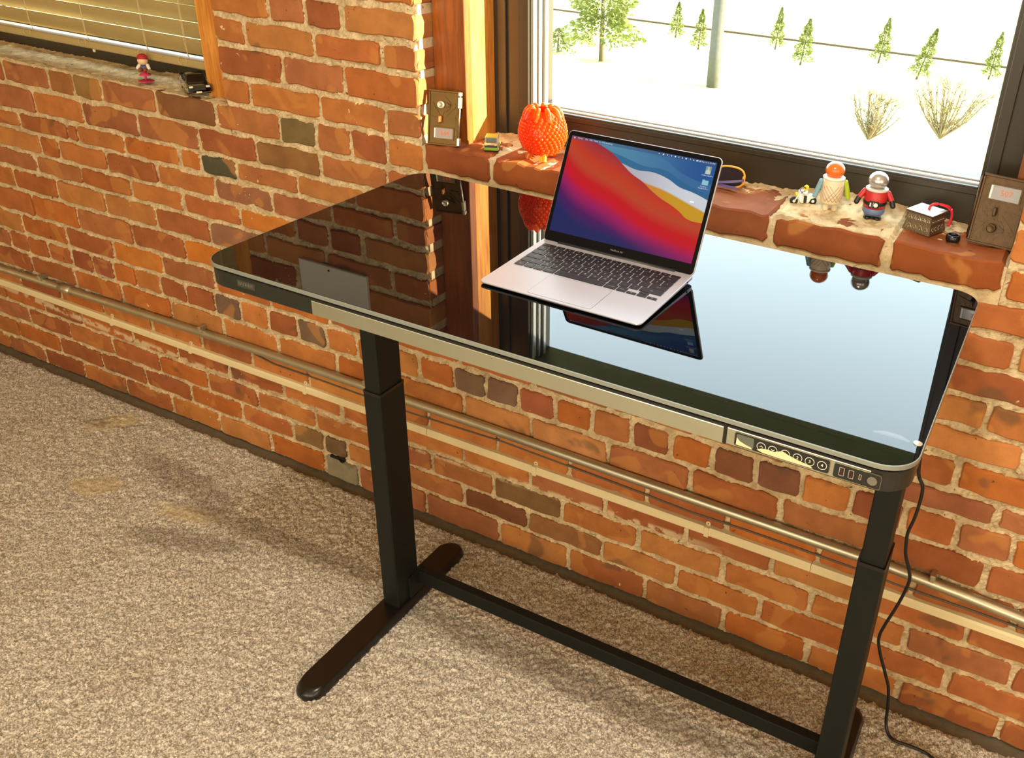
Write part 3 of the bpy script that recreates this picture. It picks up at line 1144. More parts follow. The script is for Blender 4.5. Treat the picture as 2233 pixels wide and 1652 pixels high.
MB().prism(rr(.0012, 1.2188, DY0 + .0012, DY1 - .0012, .047, 10), ZT - .007, ZT, bev=.0008).obj('glass_top', M['black_glass'], dk)
ol = rr(0, 1.22, DY0, DY1, .048, 10)
il = inset(ol, .0022)
m = MB()
m.loft([[(x, y, ZT - .0072) for x, y in il], [(x, y, ZT - .0072) for x, y in ol], [(x, y, ZT - .0014) for x, y in ol], [(x, y, ZT - .0004) for x, y in inset(ol, .0008)], [(x, y, ZT - .0004) for x, y in il]], False, False, smooth=False)
m.obj('edge_band', M['rim'], dk)
MB().prism(rr(.012, 1.208, DY0 + .012, DY1 - .012, .038, 8), ZT - .0125, ZT - .0072).obj('shadow_gap', M['desk_black'], dk)
ZB = 1.0565
# body: a ring-shaped case, open at the front for the drawer
body = MB()
body.prism(rr(.003, 1.217, DY0 + .003, DY1 - .003, .045, 10), ZB, ZT - .0115, bev=.0012)
body.obj('case', M['desk_black'], dk)
# satin front skins: left panel, drawer front, right panel
yfp = DY0 + .003
XD0, XD1 = .2525, .9745


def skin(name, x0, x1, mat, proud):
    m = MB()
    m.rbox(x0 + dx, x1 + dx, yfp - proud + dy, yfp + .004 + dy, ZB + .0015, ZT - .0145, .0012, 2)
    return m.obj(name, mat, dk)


skin('front_panel', .050, XD0 - .001, P('satin_panel_dim_reflection', S(48, 51, 43), .3, metal=.5), .0006)  # darker copy of the drawer finish; dim reflection put into the colour
dr = skin('drawer_front', XD0 + .0006, XD1 - .0006, M['desk_panel'], .0022)
skin('front_panel', XD1 + .0032, 1.170, M['desk_panel'], .0006)
MB().box(XD1 + dx, XD1 + .0030 + dx, yfp - .001 + dy, yfp + dy, ZB + .001, ZT - .0135).obj('drawer_gap', M['dark_hole'], dk)
# name plate
m = MB().rbox(.0, .041, -.0008, .0004, -.0065, .0065, .0003, 1)
npl = m.obj('name_plate', P('plate', S(58, 56, 50), .3), dk, (.086 + dx, yfp - .0006 + dy, 1.0745))
pm = MB()
for i in range(9):                                                  # worn, unreadable raised letters
    pm.box(.004 + i * .0038, .0052 + i * .0038, -.0012, -.0006, -.003 + .0008 * (i % 3), .0035 - .0006 * (i % 2))
pm.obj('plate_letters', P('plate_text', S(112, 106, 92), .3), npl)


# control keypad and usb panel on the right front panel
def plate(name, x0, x1, z0, z1, parent=dk):
    m = MB()
    o2 = rrect(x0, x1, z0, z1, .003, 4)
    m.prism(o2, 0, .0016, Matrix.Translation((dx, yfp - .0006 + dy, 0)) @ Matrix.Rotation(PI / 2, 4, 'X'))
    o = m.obj(name, M['panel_black'], parent)
    r = MB()
    oo = rrect(x0 - .0006, x1 + .0006, z0 - .0006, z1 + .0006, .0034, 4)
    ii = rrect(x0, x1, z0, z1, .003, 4)
    R_ = Matrix.Translation((dx, yfp - .0006 + dy, 0)) @ Matrix.Rotation(PI / 2, 4, 'X')
    r.loft([[(a, b, 0) for a, b in oo], [(a, b, .0019) for a, b in oo], [(a, b, .0019) for a, b in ii], [(a, b, .0010) for a, b in ii]], False, False, R_, smooth=False)
    r.obj('bezel_ring', P('plate_edge', S(150, 142, 112), .25, metal=.8), o)
    return o


kp = plate('control_keypad', .9905, 1.1185, 1.0620, 1.0820)
YP = yfp - .0006 - .0017 + dy
MB().prism(rrect(.993, 1.017, 1.064, 1.080, .002, 3), 0, .0003, Matrix.Translation((dx, YP, 0)) @ Matrix.Rotation(PI / 2, 4, 'X')).obj('display', P('lcd', S(92, 96, 84), .2, spec=.6), kp)
for i, (bx, ch) in enumerate(((1.0276, '^'), (1.0432, 'v'), (1.0602, '1'), (1.0767, '2'), (1.0929, '3'), (1.1092, '4'))):
    m = MB()
    n = 24
    ro, ri = .0062, .0056
    R_ = Matrix.Translation((bx + dx, YP, 1.0715)) @ Matrix.Rotation(PI / 2, 4, 'X')
    m.loft([[(ro * math.cos(2 * PI * a / n), ro * math.sin(2 * PI * a / n), 0) for a in range(n)], [(ro * math.cos(2 * PI * a / n), ro * math.sin(2 * PI * a / n), .0003) for a in range(n)],
            [(ri * math.cos(2 * PI * a / n), ri * math.sin(2 * PI * a / n), .0003) for a in range(n)]], False, False, R_, smooth=False)
    if ch in '^v':
        s = 1 if ch == '^' else -1
        m.tube([(-.0022, -.0010 * s, .0002), (0, .0012 * s, .0002), (.0022, -.0010 * s, .0002)], .0004, 5, R_)
    else:
        v, f = text_geo(ch, .0062)
        m.add([(a, b, .0003) for a, b, _ in v], f, R_)
    m.obj('button', M['print_white'], kp)
# crumpled protective film left on the keypad, its cream reflection painted into the colour
fm = MB()
pts = [(.993, 1.0635), (1.006, 1.0632), (1.016, 1.0630), (1.0138, 1.0655), (1.006, 1.0672), (.998, 1.0700), (.9935, 1.0745)]
fm.prism([(a, b) for a, b in pts], .0004, .0008, Matrix.Translation((dx, YP, 0)) @ Matrix.Rotation(PI / 2, 4, 'X'))
pts = [(1.022, 1.0655), (1.030, 1.0632), (1.05, 1.0628), (1.075, 1.0628), (1.098, 1.0630), (1.094, 1.0660), (1.082, 1.0675), (1.066, 1.0712), (1.056, 1.0745), (1.05, 1.0722), (1.046, 1.0698), (1.036, 1.0702), (1.028, 1.0690)]
fm.prism(pts, .0004, .0008, Matrix.Translation((dx, YP, 0)) @ Matrix.Rotation(PI / 2, 4, 'X'))
fm.obj('protective_film', P('film', S(224, 208, 162), .3, alpha=1), kp)
up = plate('usb_panel', 1.1245, 1.1838, 1.0610, 1.0815)
for bx, hw, hh in ((1.1347, .0034, .0064), (1.1467, .0034, .0064), (1.1582, .0016, .0042)):
    m = MB()
    R_ = Matrix.Translation((bx + dx, YP, 1.0718)) @ Matrix.Rotation(PI / 2, 4, 'X')
    o1, o2 = rrect(-hw, hw, -hh, hh, .0008, 3), rrect(-hw + .0008, hw - .0008, -hh + .0008, hh - .0008, .0005, 3)
    m.loft([[(a, b, 0) for a, b in o1], [(a, b, .0008) for a, b in o1], [(a, b, .0008) for a, b in o2], [(a, b, -.001) for a, b in o2]], False, True, R_, smooth=False)
    o = m.obj('usb_port', M['chrome'], up)
    MB().box(-.0008 * (hw / .0034), .0008 * (hw / .0034), -hh + .0012, hh - .0012, .0002, .0009, R_).obj('tongue', M['usb_red'], o)
m = MB().cyl((0, 0, 0), .0062, .0008, 20, Matrix.Translation((1.1734 + dx, YP, 1.0712)) @ Matrix.Rotation(PI / 2, 4, 'X'))
m.obj('lamp_button', P('grey_button', S(112, 104, 90), .5), up)
# little metal disc set into the glass
m = MB().lathe([(.0060, 0), (.0060, .0006), (.0054, .0010), (.0001, .0011)], 20)
m.obj('touch_disc', P('disc', S(206, 200, 186), .35, metal=.5), dk, (1.2108 + dx, -.644 + dy, ZT))


# legs
def leg(xc, side):
    y0, y1 = -.372, -.288
    lg = MB()
    o1 = [L(*p) for p in rrect(xc - .0245, xc + .0245, y0, y1, .004, 3)]
    lg.prism(o1, .030, .660, bev=.0008)
    lo = lg.obj('leg', M['leg_black'], dk)
    o2 = [L(*p) for p in rrect(xc - .0215, xc + .0215, y0 + .003, y1 - .003, .004, 3)]
    MB().prism(o2, .640, ZB + .001).obj('inner_tube', M['leg_black'], lo)
    cap = MB()
    o3 = [L(*p) for p in rrect(xc - .025, xc + .025, y0 - .0005, y1 + .0005, .004, 3)]
    cap.prism(o3, .655, .6625).obj('collar', M['foot_black'], lo)
    MB().cyl((xc + dx, y0 + dy - .0006, .630), .0022, .001, 10, axis='Y').obj('screw_hole', M['dark_hole'], lo)
    # foot: long bar with rounded, down-sloped ends
    ft = MB()
    w_ = .0365
    out = rrect(xc - w_, xc + w_, -.688, -.088, w_, 8)
    top = rrect(xc - w_ + .006, xc + w_ - .006, -.668, -.108, w_ - .008, 8)
    ft.loft([[(*L(*p), .0) for p in out], [(*L(*p), .014) for p in out], [(*L(*p), .0235) for p in inset(out, .004)], [(*L(*p), .031) for p in top]], smooth=True)
    ft.obj('foot', M['foot_black'], dk)


leg(.042, -1)
leg(1.1625, 1)
MB().rbox(.060 + dx, 1.145 + dx, -.2935 + dy, -.2700 + dy, .055, .095, .0025, 2).obj('crossbar', M['leg_black'], dk)
for xc in (.066, 1.138):
    MB().rbox(xc - .006 + dx, xc + .006 + dx, -.330 + dy, -.268 + dy, .031, .098, .001, 1).obj('crossbar_bracket', M['leg_black'], dk)

# power cable of the desk
cbl = thing('power_cable', 'black power cable hanging from the right end of the desk down to the carpet', 'cable', (1.20, -.11, 0))
pts = [(1.168, -.1045, 1.06), (1.172, -.103, .93), (1.180, -.10, .78), (1.186, -.1, .70), (1.2007, -.1, .666), (1.200, -.1, .60), (1.1933, -.1, .553), (1.1955, -.1, .52), (1.1996, -.1, .495), (1.213, -.1, .46), (1.2185, -.1, .435), (1.213, -.1, .39), (1.2037, -.1, .344), (1.192, -.1, .295),
       (1.1865, -.1, .255), (1.196, -.1, .215), (1.218, -.1, .16), (1.232, -.1, .12), (1.240, -.105, .07), (1.245, -.112, .032), (1.256, -.124, .014), (1.275, -.133, .0125), (1.3216, -.1304, .0125), (1.358, -.139, .0125), (1.42, -.19, .0125), (1.52, -.22, .0125)]


def catmull(p, n=4):
    out = []
    p = [Vector(a) for a in p]
    for i in range(len(p) - 1):
        a, b, c, d = p[max(i - 1, 0)], p[i], p[i + 1], p[min(i + 2, len(p) - 1)]
        for k in range(n):
            t = k / n
            out.append(.5 * ((2 * b) + (c - a) * t + (2 * a - 5 * b + 4 * c - d) * t * t + (3 * b - a - 3 * c + d) * t ** 3))
    out.append(p[-1])
    return out


MB().tube([p - Vector((1.20, -.11, 0)) for p in catmull(pts)], .0036, 8).obj('cord', M['cable'], cbl)

# ------------------------------------------------------------------ laptop
lp = thing('laptop', 'open grey aluminium laptop with a colourful wave wallpaper on the black glass desk', 'laptop', (.6142, -.5440, ZT + .0003), (0, 0, -.0105))
LW, LD = .3041, .2125
hw = LW / 2


def base_z(y):
    return .0058 + y / .205 * .0078


ol = rrect(-hw, hw, 0, LD, .0105, 6)
m = MB()
m.loft([[(x, y, .0018 if y > .03 else .0028) for x, y in inset(ol, .016)], [(x, y, base_z(y) - .0030 - .004 * y / LD) for x, y in inset(ol, .001)],
        [(x, y, base_z(y) - .0010) for x, y in ol], [(x, y, base_z(y)) for x, y in inset(ol, .0009)]], smooth=False)
m.obj('base', M['laptop_alu'], lp)
for x in (-.12, .12):
    for y in (.03, .185):
        MB().cyl((x, y, 0), .006, .0024, 14).obj('rubber_foot', M['laptop_dark'], lp)
# opening notch at the front lip and audio jack / ports on the right side
MB().rbox(-.034, .034, -.0006, .0025, .0022, .0048, .0008, 1).obj('front_notch', P('notch', S(96, 94, 98), .4, metal=.6), lp)
MB().cyl((hw - .0006, .183, .0088), .0017, .001, 10, axis='X').obj('audio_jack', M['dark_hole'], lp)
TILT = Matrix.Translation((0, 0, .0058)) @ Matrix.Rotation(math.atan(.0078 / .205), 4, 'X')
# keyboard well and trackpad
KX0, KX1, KY0, KY1 = -.1385, .1385, .0855, .1885
m = MB()
o1, o2 = rrect(KX0 - .001, KX1 + .001, KY0 - .001, KY1 + .001, .003, 4), rrect(KX0, KX1, KY0, KY1, .0025, 4)
m.loft([[(x, y, .00002) for x, y in o1], [(x, y, .00035) for x, y in o1], [(x, y, .00035) for x, y in o2], [(x, y, .00002) for x, y in o2]], False, False, TILT, smooth=False)
m.obj('keyboard_surround', M['laptop_alu'], lp)
m = MB().prism(rrect(-.0602, .0602, .0058, .0822, .005, 5), .00002, .00012, TILT)
m.obj('trackpad_groove', P('groove', S(92, 90, 96), .5, metal=.4), lp)
m = MB().prism(rrect(-.0597, .0597, .0063, .0817, .0046, 5), .00002, .00022, TILT)
m.obj('trackpad', M['laptop_alu'], lp)
U = (KX1 - KX0) / 14.5
ROW = (KY1 - KY0 - .0115) / 5
ROWS = [  # from the back: (label, width in units)
    [('1', 1), ('2', 1), ('3', 1), ('4', 1), ('5', 1), ('6', 1), ('7', 1), ('8', 1), ('9', 1), ('0', 1), ('-', 1), ('=', 1)],
]
key_cache = {}


def key(x, y, w_, h_, ch):
    kk = (round(w_, 4), round(h_, 4))
    if kk not in key_cache:
        g = .0011
        mb = MB()
        o_ = rrect(-w_ / 2 + g, w_ / 2 - g, -h_ / 2 + g, h_ / 2 - g, .0013, 2)
        mb.prism(o_, .0, .0011, bev=.0002)
        me = bpy.data.meshes.new('key')
        me.from_pydata(mb.v, [], mb.f)
        me.materials.append(M['key'])
        key_cache[kk] = me
    o = bpy.data.objects.new('key', key_cache[kk])
    o.matrix_local = TILT @ Matrix.Translation((x, y, .0002))
    link(o, lp)
    if ch:
        big = len(ch) == 1
        v_, f_ = text_geo(ch, .0058 if big else .0030, res=1)
        ox_ = 0 if big else 0
        MB().add([(a + ox_, b, .00115) for a, b, _ in v_], f_).obj('legend', M['legend'], o)


def key_row(y, h_, items):
    x = KX0
    for ch, w_ in items:
        key(x + w_ * U / 2, y, w_ * U, h_, ch)
        x += w_ * U


ytop = KY1
key_row(ytop - .00575, .0115, [('esc', 1.5)] + [('F%d' % i, 1) for i in range(1, 13)] + [('', 1)])
y = ytop - .0115 - ROW / 2
key_row(y, ROW, [('`', 1)] + [(c, 1) for c in '1234567890-='] + [('delete', 1.5)])
key_row(y - ROW, ROW, [('tab', 1.5)] + [(c, 1) for c in 'QWERTYUIOP[]\\'])
key_row(y - 2 * ROW, ROW, [('caps', 1.75)] + [(c, 1) for c in 'ASDFGHJKL;\''] + [('return', 1.75)])
key_row(y - 3 * ROW, ROW, [('shift', 2.25)] + [(c, 1) for c in 'ZXCVBNM,./'] + [('shift', 2.25)])
key_row(y - 4 * ROW, ROW, [('fn', 1), ('control', 1), ('option', 1), ('command', 1.25), ('', 5.0), ('command', 1.25), ('option', 1)])
xk = KX0 + 11.5 * U
yb = y - 4 * ROW - ROW / 4
key(xk + U / 2, yb, U, ROW / 2, '<')
key(xk + 1.5 * U, yb, U, ROW / 2, '')
key(xk + 1.5 * U, yb + ROW / 2, U, ROW / 2, '')
key(xk + 2.5 * U, yb, U, ROW / 2, '>')
# lid
LA = math.radians(26.2)
LIDM = Matrix(((1, 0, 0, 0), (0, math.sin(LA), -math.cos(LA), .2045), (0, math.cos(LA), math.sin(LA), .0118), (0, 0, 0, 1)))
LH = .2085
m = MB()
lo_ = rrect(-hw, hw, 0, LH, .0095, 6)
m.prism(lo_, -.0042, .0, LIDM, bev=.0009)
m.obj('lid', M['laptop_alu'], lp)
m = MB().prism(rrect(-hw + .0013, hw - .0013, .0012, LH - .0013, .0082, 6), .0, .0005, LIDM)
m.obj('screen_bezel', M['bezel'], lp)
m = MB().cyl((-.118, .2045, .0118), .0045, .236, 12, axis='X')
m.obj('hinge', M['laptop_dark'], lp)


def screen_material():
    m, nt, p, out = new_mat('screen')
    uv = nd(nt, 'ShaderNodeUVMap')
    sp = nd(nt, 'ShaderNodeSeparateXYZ')
    nt.links.new(uv.outputs[0], sp.inputs[0])
    u, v = sp.outputs['X'], sp.outputs['Y']

    def curve(pts):
        c = nd(nt, 'ShaderNodeFloatCurve')
        cm = c.mapping.curves[0]
        pts = sorted(pts)
        while len(cm.points) > 2:
            cm.points.remove(cm.points[1])
        cm.points[0].location = pts[0]
        cm.points[1].location = pts[-1]
        for q_ in pts[1:-1]:
            cm.points.new(*q_)
        c.mapping.update()
        nt.links.new(u, c.inputs['Value'])
        return c.outputs[0]
    red = curve([(0, 1.0), (.12, 1.0), (.195, .966), (.308, .898), (.418, .786), (.471, .736), (.552, .682), (.626, .614), (.698, .558), (.785, .508), (.835, .472), (.906, .411), (1, .405)])
    white = curve([(0, .95), (.404, .814), (.5, .783), (.615, .79), (.718, .756), (.806, .699), (.897, .675), (1, .63)])
    yel = curve([(0, .9), (.562, .678), (.711, .639), (.899, .555), (1, .511)])
    deep = curve([(0, .74), (.122, .596), (.238, .524), (.379, .461), (.583, .328), (.775, .247), (1, .20)])
    lb = curve([(0, 1), (.28, .956), (.435, .950), (.663, .932), (.763, .858), (.857, .809), (1, .785)])
    lb2 = curve([(0, 1), (.393, .883), (.545, .835), (.679, .834), (.871, .725), (1, .684)])
    # blue sky part
    c = mix_c(nt, step_n(nt, u, .25, .95), S(78, 132, 158), S(26, 78, 138))
    c = mix_c(nt, math_n(nt, 'MULTIPLY', step_n(nt, math_n(nt, 'SUBTRACT', lb, v), -.004, .004), .35), c, S(72, 122, 156))
    c = mix_c(nt, math_n(nt, 'MULTIPLY', step_n(nt, math_n(nt, 'SUBTRACT', lb2, v), -.004, .004), .8), c, S(34, 92, 134))
    wcol = mix_c(nt, step_n(nt, u, .4, .9), S(168, 164, 172), S(196, 200, 206))
    c = mix_c(nt, step_n(nt, math_n(nt, 'SUBTRACT', white, v), -.003, .003), c, wcol)
    ycol = mix_c(nt, step_n(nt, u, .55, .85), S(196, 124, 44), S(190, 142, 34))
    c = mix_c(nt, step_n(nt, math_n(nt, 'SUBTRACT', yel, v), -.012, .012), c, ycol)
    # warm hill: colour by height above / below the deep red band
    d = math_n(nt, 'SUBTRACT', v, deep)
    d = math_n(nt, 'MULTIPLY_ADD', d, .75, .5, clamp=True)
    rp = ramp(nt, [(.0, S(14, 30, 78)), (.17, S(24, 30, 88)), (.28, S(70, 14, 84)), (.37, S(140, 18, 86)), (.46, S(186, 8, 34)), (.52, S(184, 14, 26)), (.60, S(176, 62, 38)), (.68, S(184, 52, 28)), (.80, S(150, 40, 52)), (1, S(130, 40, 60))])
    nt.links.new(d, rp.inputs[0])
    c = mix_c(nt, step_n(nt, math_n(nt, 'SUBTRACT', red, v), -.003, .003), c, rp.outputs[0])
    # bottom fades to night blue
    c = mix_c(nt, math_n(nt, 'MULTIPLY', step_n(nt, v, .20, .0), step_n(nt, u, 1.05, .35)), c, S(22, 32, 84))
    # menu bar
    c = mix_c(nt, math_n(nt, 'MULTIPLY', step_n(nt, v, .9675, .9685), .55), c, S(52, 72, 112))
    p.inputs['Base Color'].default_value = (.004, .004, .005, 1)
    p.inputs['Roughness'].default_value = .07
    p.inputs['Specular IOR Level'].default_value = .15
    nt.links.new(c, p.inputs['Emission Color'])
    p.inputs['Emission Strength'].default_value = 1.05
    return m


SX0, SX1, SU0, SU1 = -.1435, .1435, .0205, .1985
me = bpy.data.meshes.new('screen')
sv = [LIDM @ Vector(q_) for q_ in ((SX0, SU0, .0008), (SX1, SU0, .0008), (SX1, SU1, .0008), (SX0, SU1, .0008), (SX0, SU0, .0002), (SX1, SU0, .0002), (SX1, SU1, .0002), (SX0, SU1, .0002))]
me.from_pydata([tuple(q_) for q_ in sv], [], [(0, 1, 2, 3), (0, 4, 5, 1), (1, 5, 6, 2), (2, 6, 7, 3), (3, 7, 4, 0)])
uvl = me.uv_layers.new(name='UVMap')
uvc = [(0, 0), (1, 0), (1, 1), (0, 1)]
for pol in me.polygons:
    for li in pol.loop_indices:
        uvl.data[li].uv = uvc[me.loops[li].vertex_index % 4]
me.materials.append(screen_material())
scr = link(bpy.data.objects.new('screen', me), lp)
glow = P('screen_white', (.02, .02, .02), .4, emit=S(205, 212, 225), es=1.0)


def on_screen(u, v, extra=.0010):
    return LIDM @ Matrix.Translation((SX0 + u * (SX1 - SX0), SU0 + v * (SU1 - SU0), extra))


def scr_text(body, u, v, size, align='LEFT', name='menu_text', mat=None):
    g_, f_ = text_geo(body, size, align, 1)
    MB().add(g_, f_, on_screen(u, v)).obj(name, mat or glow, scr)


for body, u in (('Finder', .045), ('File', .098), ('Edit', .128), ('View', .160), ('Go', .196), ('Window', .219), ('Help', .268)):
    scr_text(body, u, .984, .0042)
mm = MB()
mm.sphere((0, -.0002, 0), .0013, .0014, .0001, 10, 4, on_screen(.021, .983))
mm.sphere((.0004, .0018, 0), .0003, .0006, .0001, 6, 3, on_screen(.021, .983))
mm.obj('menu_icon', glow, scr)
for i, u in enumerate((.619, .648, .675, .702, .728, .752, .775, .800, .828, .850, .872, .893)):
    mi = MB()
    if i % 3 == 0:
        mi.sphere((0, 0, 0), .0012, .0012, .0001, 8, 3, on_screen(u, .984))
    elif i % 3 == 1:
        mi.prism(rrect(-.0013, .0013, -.0012, .0012, .0004, 2), 0, .0001, on_screen(u, .984))
    else:
        mi.prism([(-.0004, -.0014), (.0004, -.0014), (.0004, .0014), (-.0004, .0014)], 0, .0001, on_screen(u, .984))
        mi.prism([(-.0012, .0006), (.0012, .0006), (0, .0014)], 0, .0001, on_screen(u, .984))
    mi.obj('menu_icon', glow, scr)
scr_text('Tue Mar 16 5:30 PM', .990, .984, .0040, 'RIGHT')
# desktop picture icon and folder icon
pi_ = MB().prism(rrect(-.0052, .0052, -.0068, .0068, .0006, 2), 0, .0001, on_screen(.958, .915))
pi_ = pi_.obj('picture_icon', P('icon_back', (.02, .02, .02), .4, emit=S(112, 132, 138)), scr)
MB().prism([(-.0045, -.0066), (.0045, -.0066), (.004, -.001), (.0012, .001), (.001, .0058), (-.0012, .0058), (-.0014, .001), (-.004, -.001)], .0001, .0002, on_screen(.958, .915)).obj('picture_subject', P('icon_fig', (.02, .02, .02), .4, emit=S(176, 186, 176)), scr)
scr_text('Online Skydive', .958, .862, .0036, 'CENTER', 'icon_text')
fo = MB().prism([(-.0058, -.0045), (.0058, -.0045), (.0058, .0038), (-.0010, .0038), (-.0018, .0048), (-.0058, .0048)], 0, .0001, on_screen(.957, .793))
fo.obj('folder_icon', P('folder', (.02, .02, .02), .4, emit=S(118, 176, 196)), scr)
scr_text('Desktop -', .955, .751, .0034, 'CENTER', 'icon_text')
scr_text('MacBook Pro -', .955, .732, .0034, 'CENTER', 'icon_text')
v_, f_ = text_geo('MacBook Air', .0048)
MB().add([(a, b, .0006) for a, b, _ in v_], f_, LIDM @ Matrix.Translation((0, .0115, 0))).obj('bezel_lettering', M['bezel_text'], lp)
mc = MB().prism(rrect(-.004, .004, -.0012, .0012, .0012, 4), 0, .0001, on_screen(.905, .585))
mc.obj('pointer_highlight', P('ptr', (.02, .02, .02), .4, emit=S(245, 245, 245)), scr)

# ------------------------------------------------------------------ orange hobnail glass vase
va = thing('glass_vase', 'round orange hobnail glass vase on amber feet on the sunny window sill', 'vase', (.222, .060, ZS + .001))
prof = [(.012, .012), (.030, .016), (.044, .028), (.0525, .048), (.0535, .062), (.050, .080), (.043, .096), (.036, .106), (.031, .110)]
m = MB().lathe(prof, 36, cap0=True, cap1=False)
inner = [(r - .003, z + .002) for r, z in reversed(prof)]
m.lathe(inner, 36, cap0=False, cap1=True)
m.obj('body', M['vase'], va)


def prof_at(z):
    for (r0, z0), (r1, z1) in zip(prof, prof[1:]):
        if z0 <= z <= z1:
            t = (z - z0) / (z1 - z0)
            return r0 + (r1 - r0) * t, math.atan2(z1 - z0, r1 - r0)
    return prof[-1][0], PI / 2


hb = MB()
nr = 13
for i in range(nr):
    z = .017 + i * (.098 - .017) / (nr - 1)
    r, sl = prof_at(z)
    cnt = max(10, int(2 * PI * r / .0112))
    for k in range(cnt):
        a = 2 * PI * (k + .5 * (i % 2)) / cnt
        hb.sphere((r * math.cos(a), r * math.sin(a), z), .0042, n=7, m=5)
hbo = hb.obj('hobnails', M['vase'], va)
hbo['kind'] = 'stuff'
for k in range(9):
    a = 2 * PI * k / 9
    pp = MB()
    c, s = math.cos(a), math.sin(a)
    pts = [(r * c, r * s, z) for r, z in ((.044, .090), (.039, .103), (.033, .112), (.026, .1165), (.019, .114))]
    pp.tube(catmull(pts, 3), .004, 7, rad=[.0025 + .0045 * math.sin(PI * min(1, .25 + .06 * i)) for i in range(13)])
    pp.obj('rim_petal', M['vase'], va)
for a in (-.95, 2.95, 1.25, -2.4):
    c, s = math.cos(a), math.sin(a)
    pts = [(r * c, r * s, z) for r, z in ((.020, .024), (.028, .014), (.033, .006), (.035, .0005))]
    MB().tube(catmull(pts, 3), .007, 9, rad=[.0095, .009, .0085, .008, .0075, .0072, .0068, .0068, .007, .0072]).obj('foot', M['vase_leg'], va)


# ------------------------------------------------------------------ old post-office box doors
def po_door(name, label, loc, yaw, lean, w_, h_, body, glassm, digits, flip):
    t = thing(name, label, 'box door', loc, (0, 0, 0))
    t.matrix_world = Matrix.Translation(loc) @ Matrix.Rotation(yaw, 4, 'Z') @ Matrix.Rotation(-lean, 4, 'X')
    T = .009
    MB().rbox(-w_ / 2, w_ / 2, 0, T, 0, h_, .0015, 2).obj('plate', body, t)
    m = MB()
    b = .0045
    for a in ((-w_ / 2, w_ / 2, 0, b), (-w_ / 2, w_ / 2, h_ - b, h_), (-w_ / 2, -w_ / 2 + b, b, h_ - b), (w_ / 2 - b, w_ / 2, b, h_ - b)):
        m.rbox(a[0], a[1], -.002, .001, a[2], a[3], .0008, 1)
    m.obj('raised_rim', body, t)
    zc = h_ * (.47 if not flip else .53)
    # rays of the sunburst
    for k in range(9):
        ang = PI * (k + .5) / 9
        if flip:
            ang = -ang
        c, s = math.cos(ang), math.sin(ang)
        R = min((w_ / 2 - .007) / max(abs(c), .01), h_ * .42)
        d = .10
        if k % 2 == 0:
            q_ = [(.010 * c, .010 * s), (R * math.cos(ang - d), R * math.sin(ang - d)), (R * math.cos(ang + d), R * math.sin(ang + d))]
            q_ = [(min(max(x, -w_ / 2 + .006), w_ / 2 - .006), z) for x, z in q_]
            mm_ = MB().prism(q_, 0, .0012, Matrix.Translation((0, 0, zc)) @ Matrix.Rotation(PI / 2, 4, 'X'))
            mm_.obj('sun_ray', body, t)
    # dial with knob, and latch lever
    zd = h_ * (.74 if not flip else .26)
    dm = MB().prism([(.017 * math.cos(2 * PI * i / 8 + PI / 8), .017 * math.sin(2 * PI * i / 8 + PI / 8)) for i in range(8)], 0, .0015, Matrix.Translation((0, -.0002, zd)) @ Matrix.Rotation(PI / 2, 4, 'X'))
    dial = dm.obj('dial_plate', body, t)
    kn = MB().lathe([(.0075, 0), (.0085, .003), (.0085, .008), (.007, .010), (.006, .0095), (.0001, .008)], 18, Matrix.Translation((-.005, -.0015, zd)) @ Matrix.Rotation(PI / 2, 4, 'X'))
    kn.obj('knob', M['door_steel'] if not flip else body, dial)
    MB().prism([(.004, -.007), (.016, 0), (.004, .007)], 0, .004, Matrix.Translation((.002, -.001, zd)) @ Matrix.Rotation(PI / 2, 4, 'X')).obj('pointer', body, dial)
    zl = h_ * (.49 if not flip else .51)
    lm = MB().rbox(-.0095, -.0035, -.013, 0, zl - .010, zl + .006, .0015, 1)
    lm.obj('latch_lever', P('copper', S(176, 110, 62), .35, metal=.8) if not flip else body, t)
    # little window with a number
    z0, z1 = (h_ * .13, h_ * .32) if not flip else (h_ * .66, h_ * .86)
    x0, x1 = -w_ * .30, w_ * .33
    fr = MB()
    o1, o2 = rrect(x0 - .003, x1 + .003, z0 - .003, z1 + .003, .002, 2), rrect(x0, x1, z0, z1, .001, 2)
    Rm = Matrix.Rotation(PI / 2, 4, 'X')
    fr.loft([[(a, b_, 0) for a, b_ in o1], [(a, b_, .002) for a, b_ in o1], [(a, b_, .002) for a, b_ in o2], [(a, b_, .0002) for a, b_ in o2]], False, False, Rm, smooth=False)
    fr.obj('window_frame', body, t)
    gl = MB().prism(rrect(x0, x1, z0, z1, .001, 2), .0, .0006, Rm).obj('window_glass', glassm, t)
    v_, f_ = text_geo(digits, .0150)
    MB().add([(a + (x0 + x1) / 2 + .003, -.0009, b_ + (z0 + z1) / 2) for a, b_, _ in v_], f_).obj('number', M['digit'], gl)
    MB().box(x0 + .0006, x0 + .004, -.0010, -.0006, z0 + .001, z1 - .001).obj('glass_glint', P('painted_glint', S(226, 226, 214), .15), gl)  # glint on the door glass painted in as a pale strip
    # hinge strip
    xs_ = w_ / 2 if not flip else -w_ / 2
    sg = 1 if not flip else -1
    hm_ = MB()
    for (a, b_, o_) in ((.02, .16, .0), (.70, .90, .0012), (.92, .99, 0)) if not flip else ((.04, .30, .0012), (.70, .90, .0012), (.90, .99, 0)):
        hm_.rbox(xs_ - .001 - .001, xs_ + sg * .003 + .002, -.0035 - o_, .007, h_ * a, h_ * b_, .0008, 1)
    hm_.tube([(xs_ + sg * .002, -.001, h_ * .1), (xs_ + sg * .002, -.001, h_ * .95)], .002, 8)
    hm_.obj('hinge', M['door_steel'] if not flip else body, t)
    return t


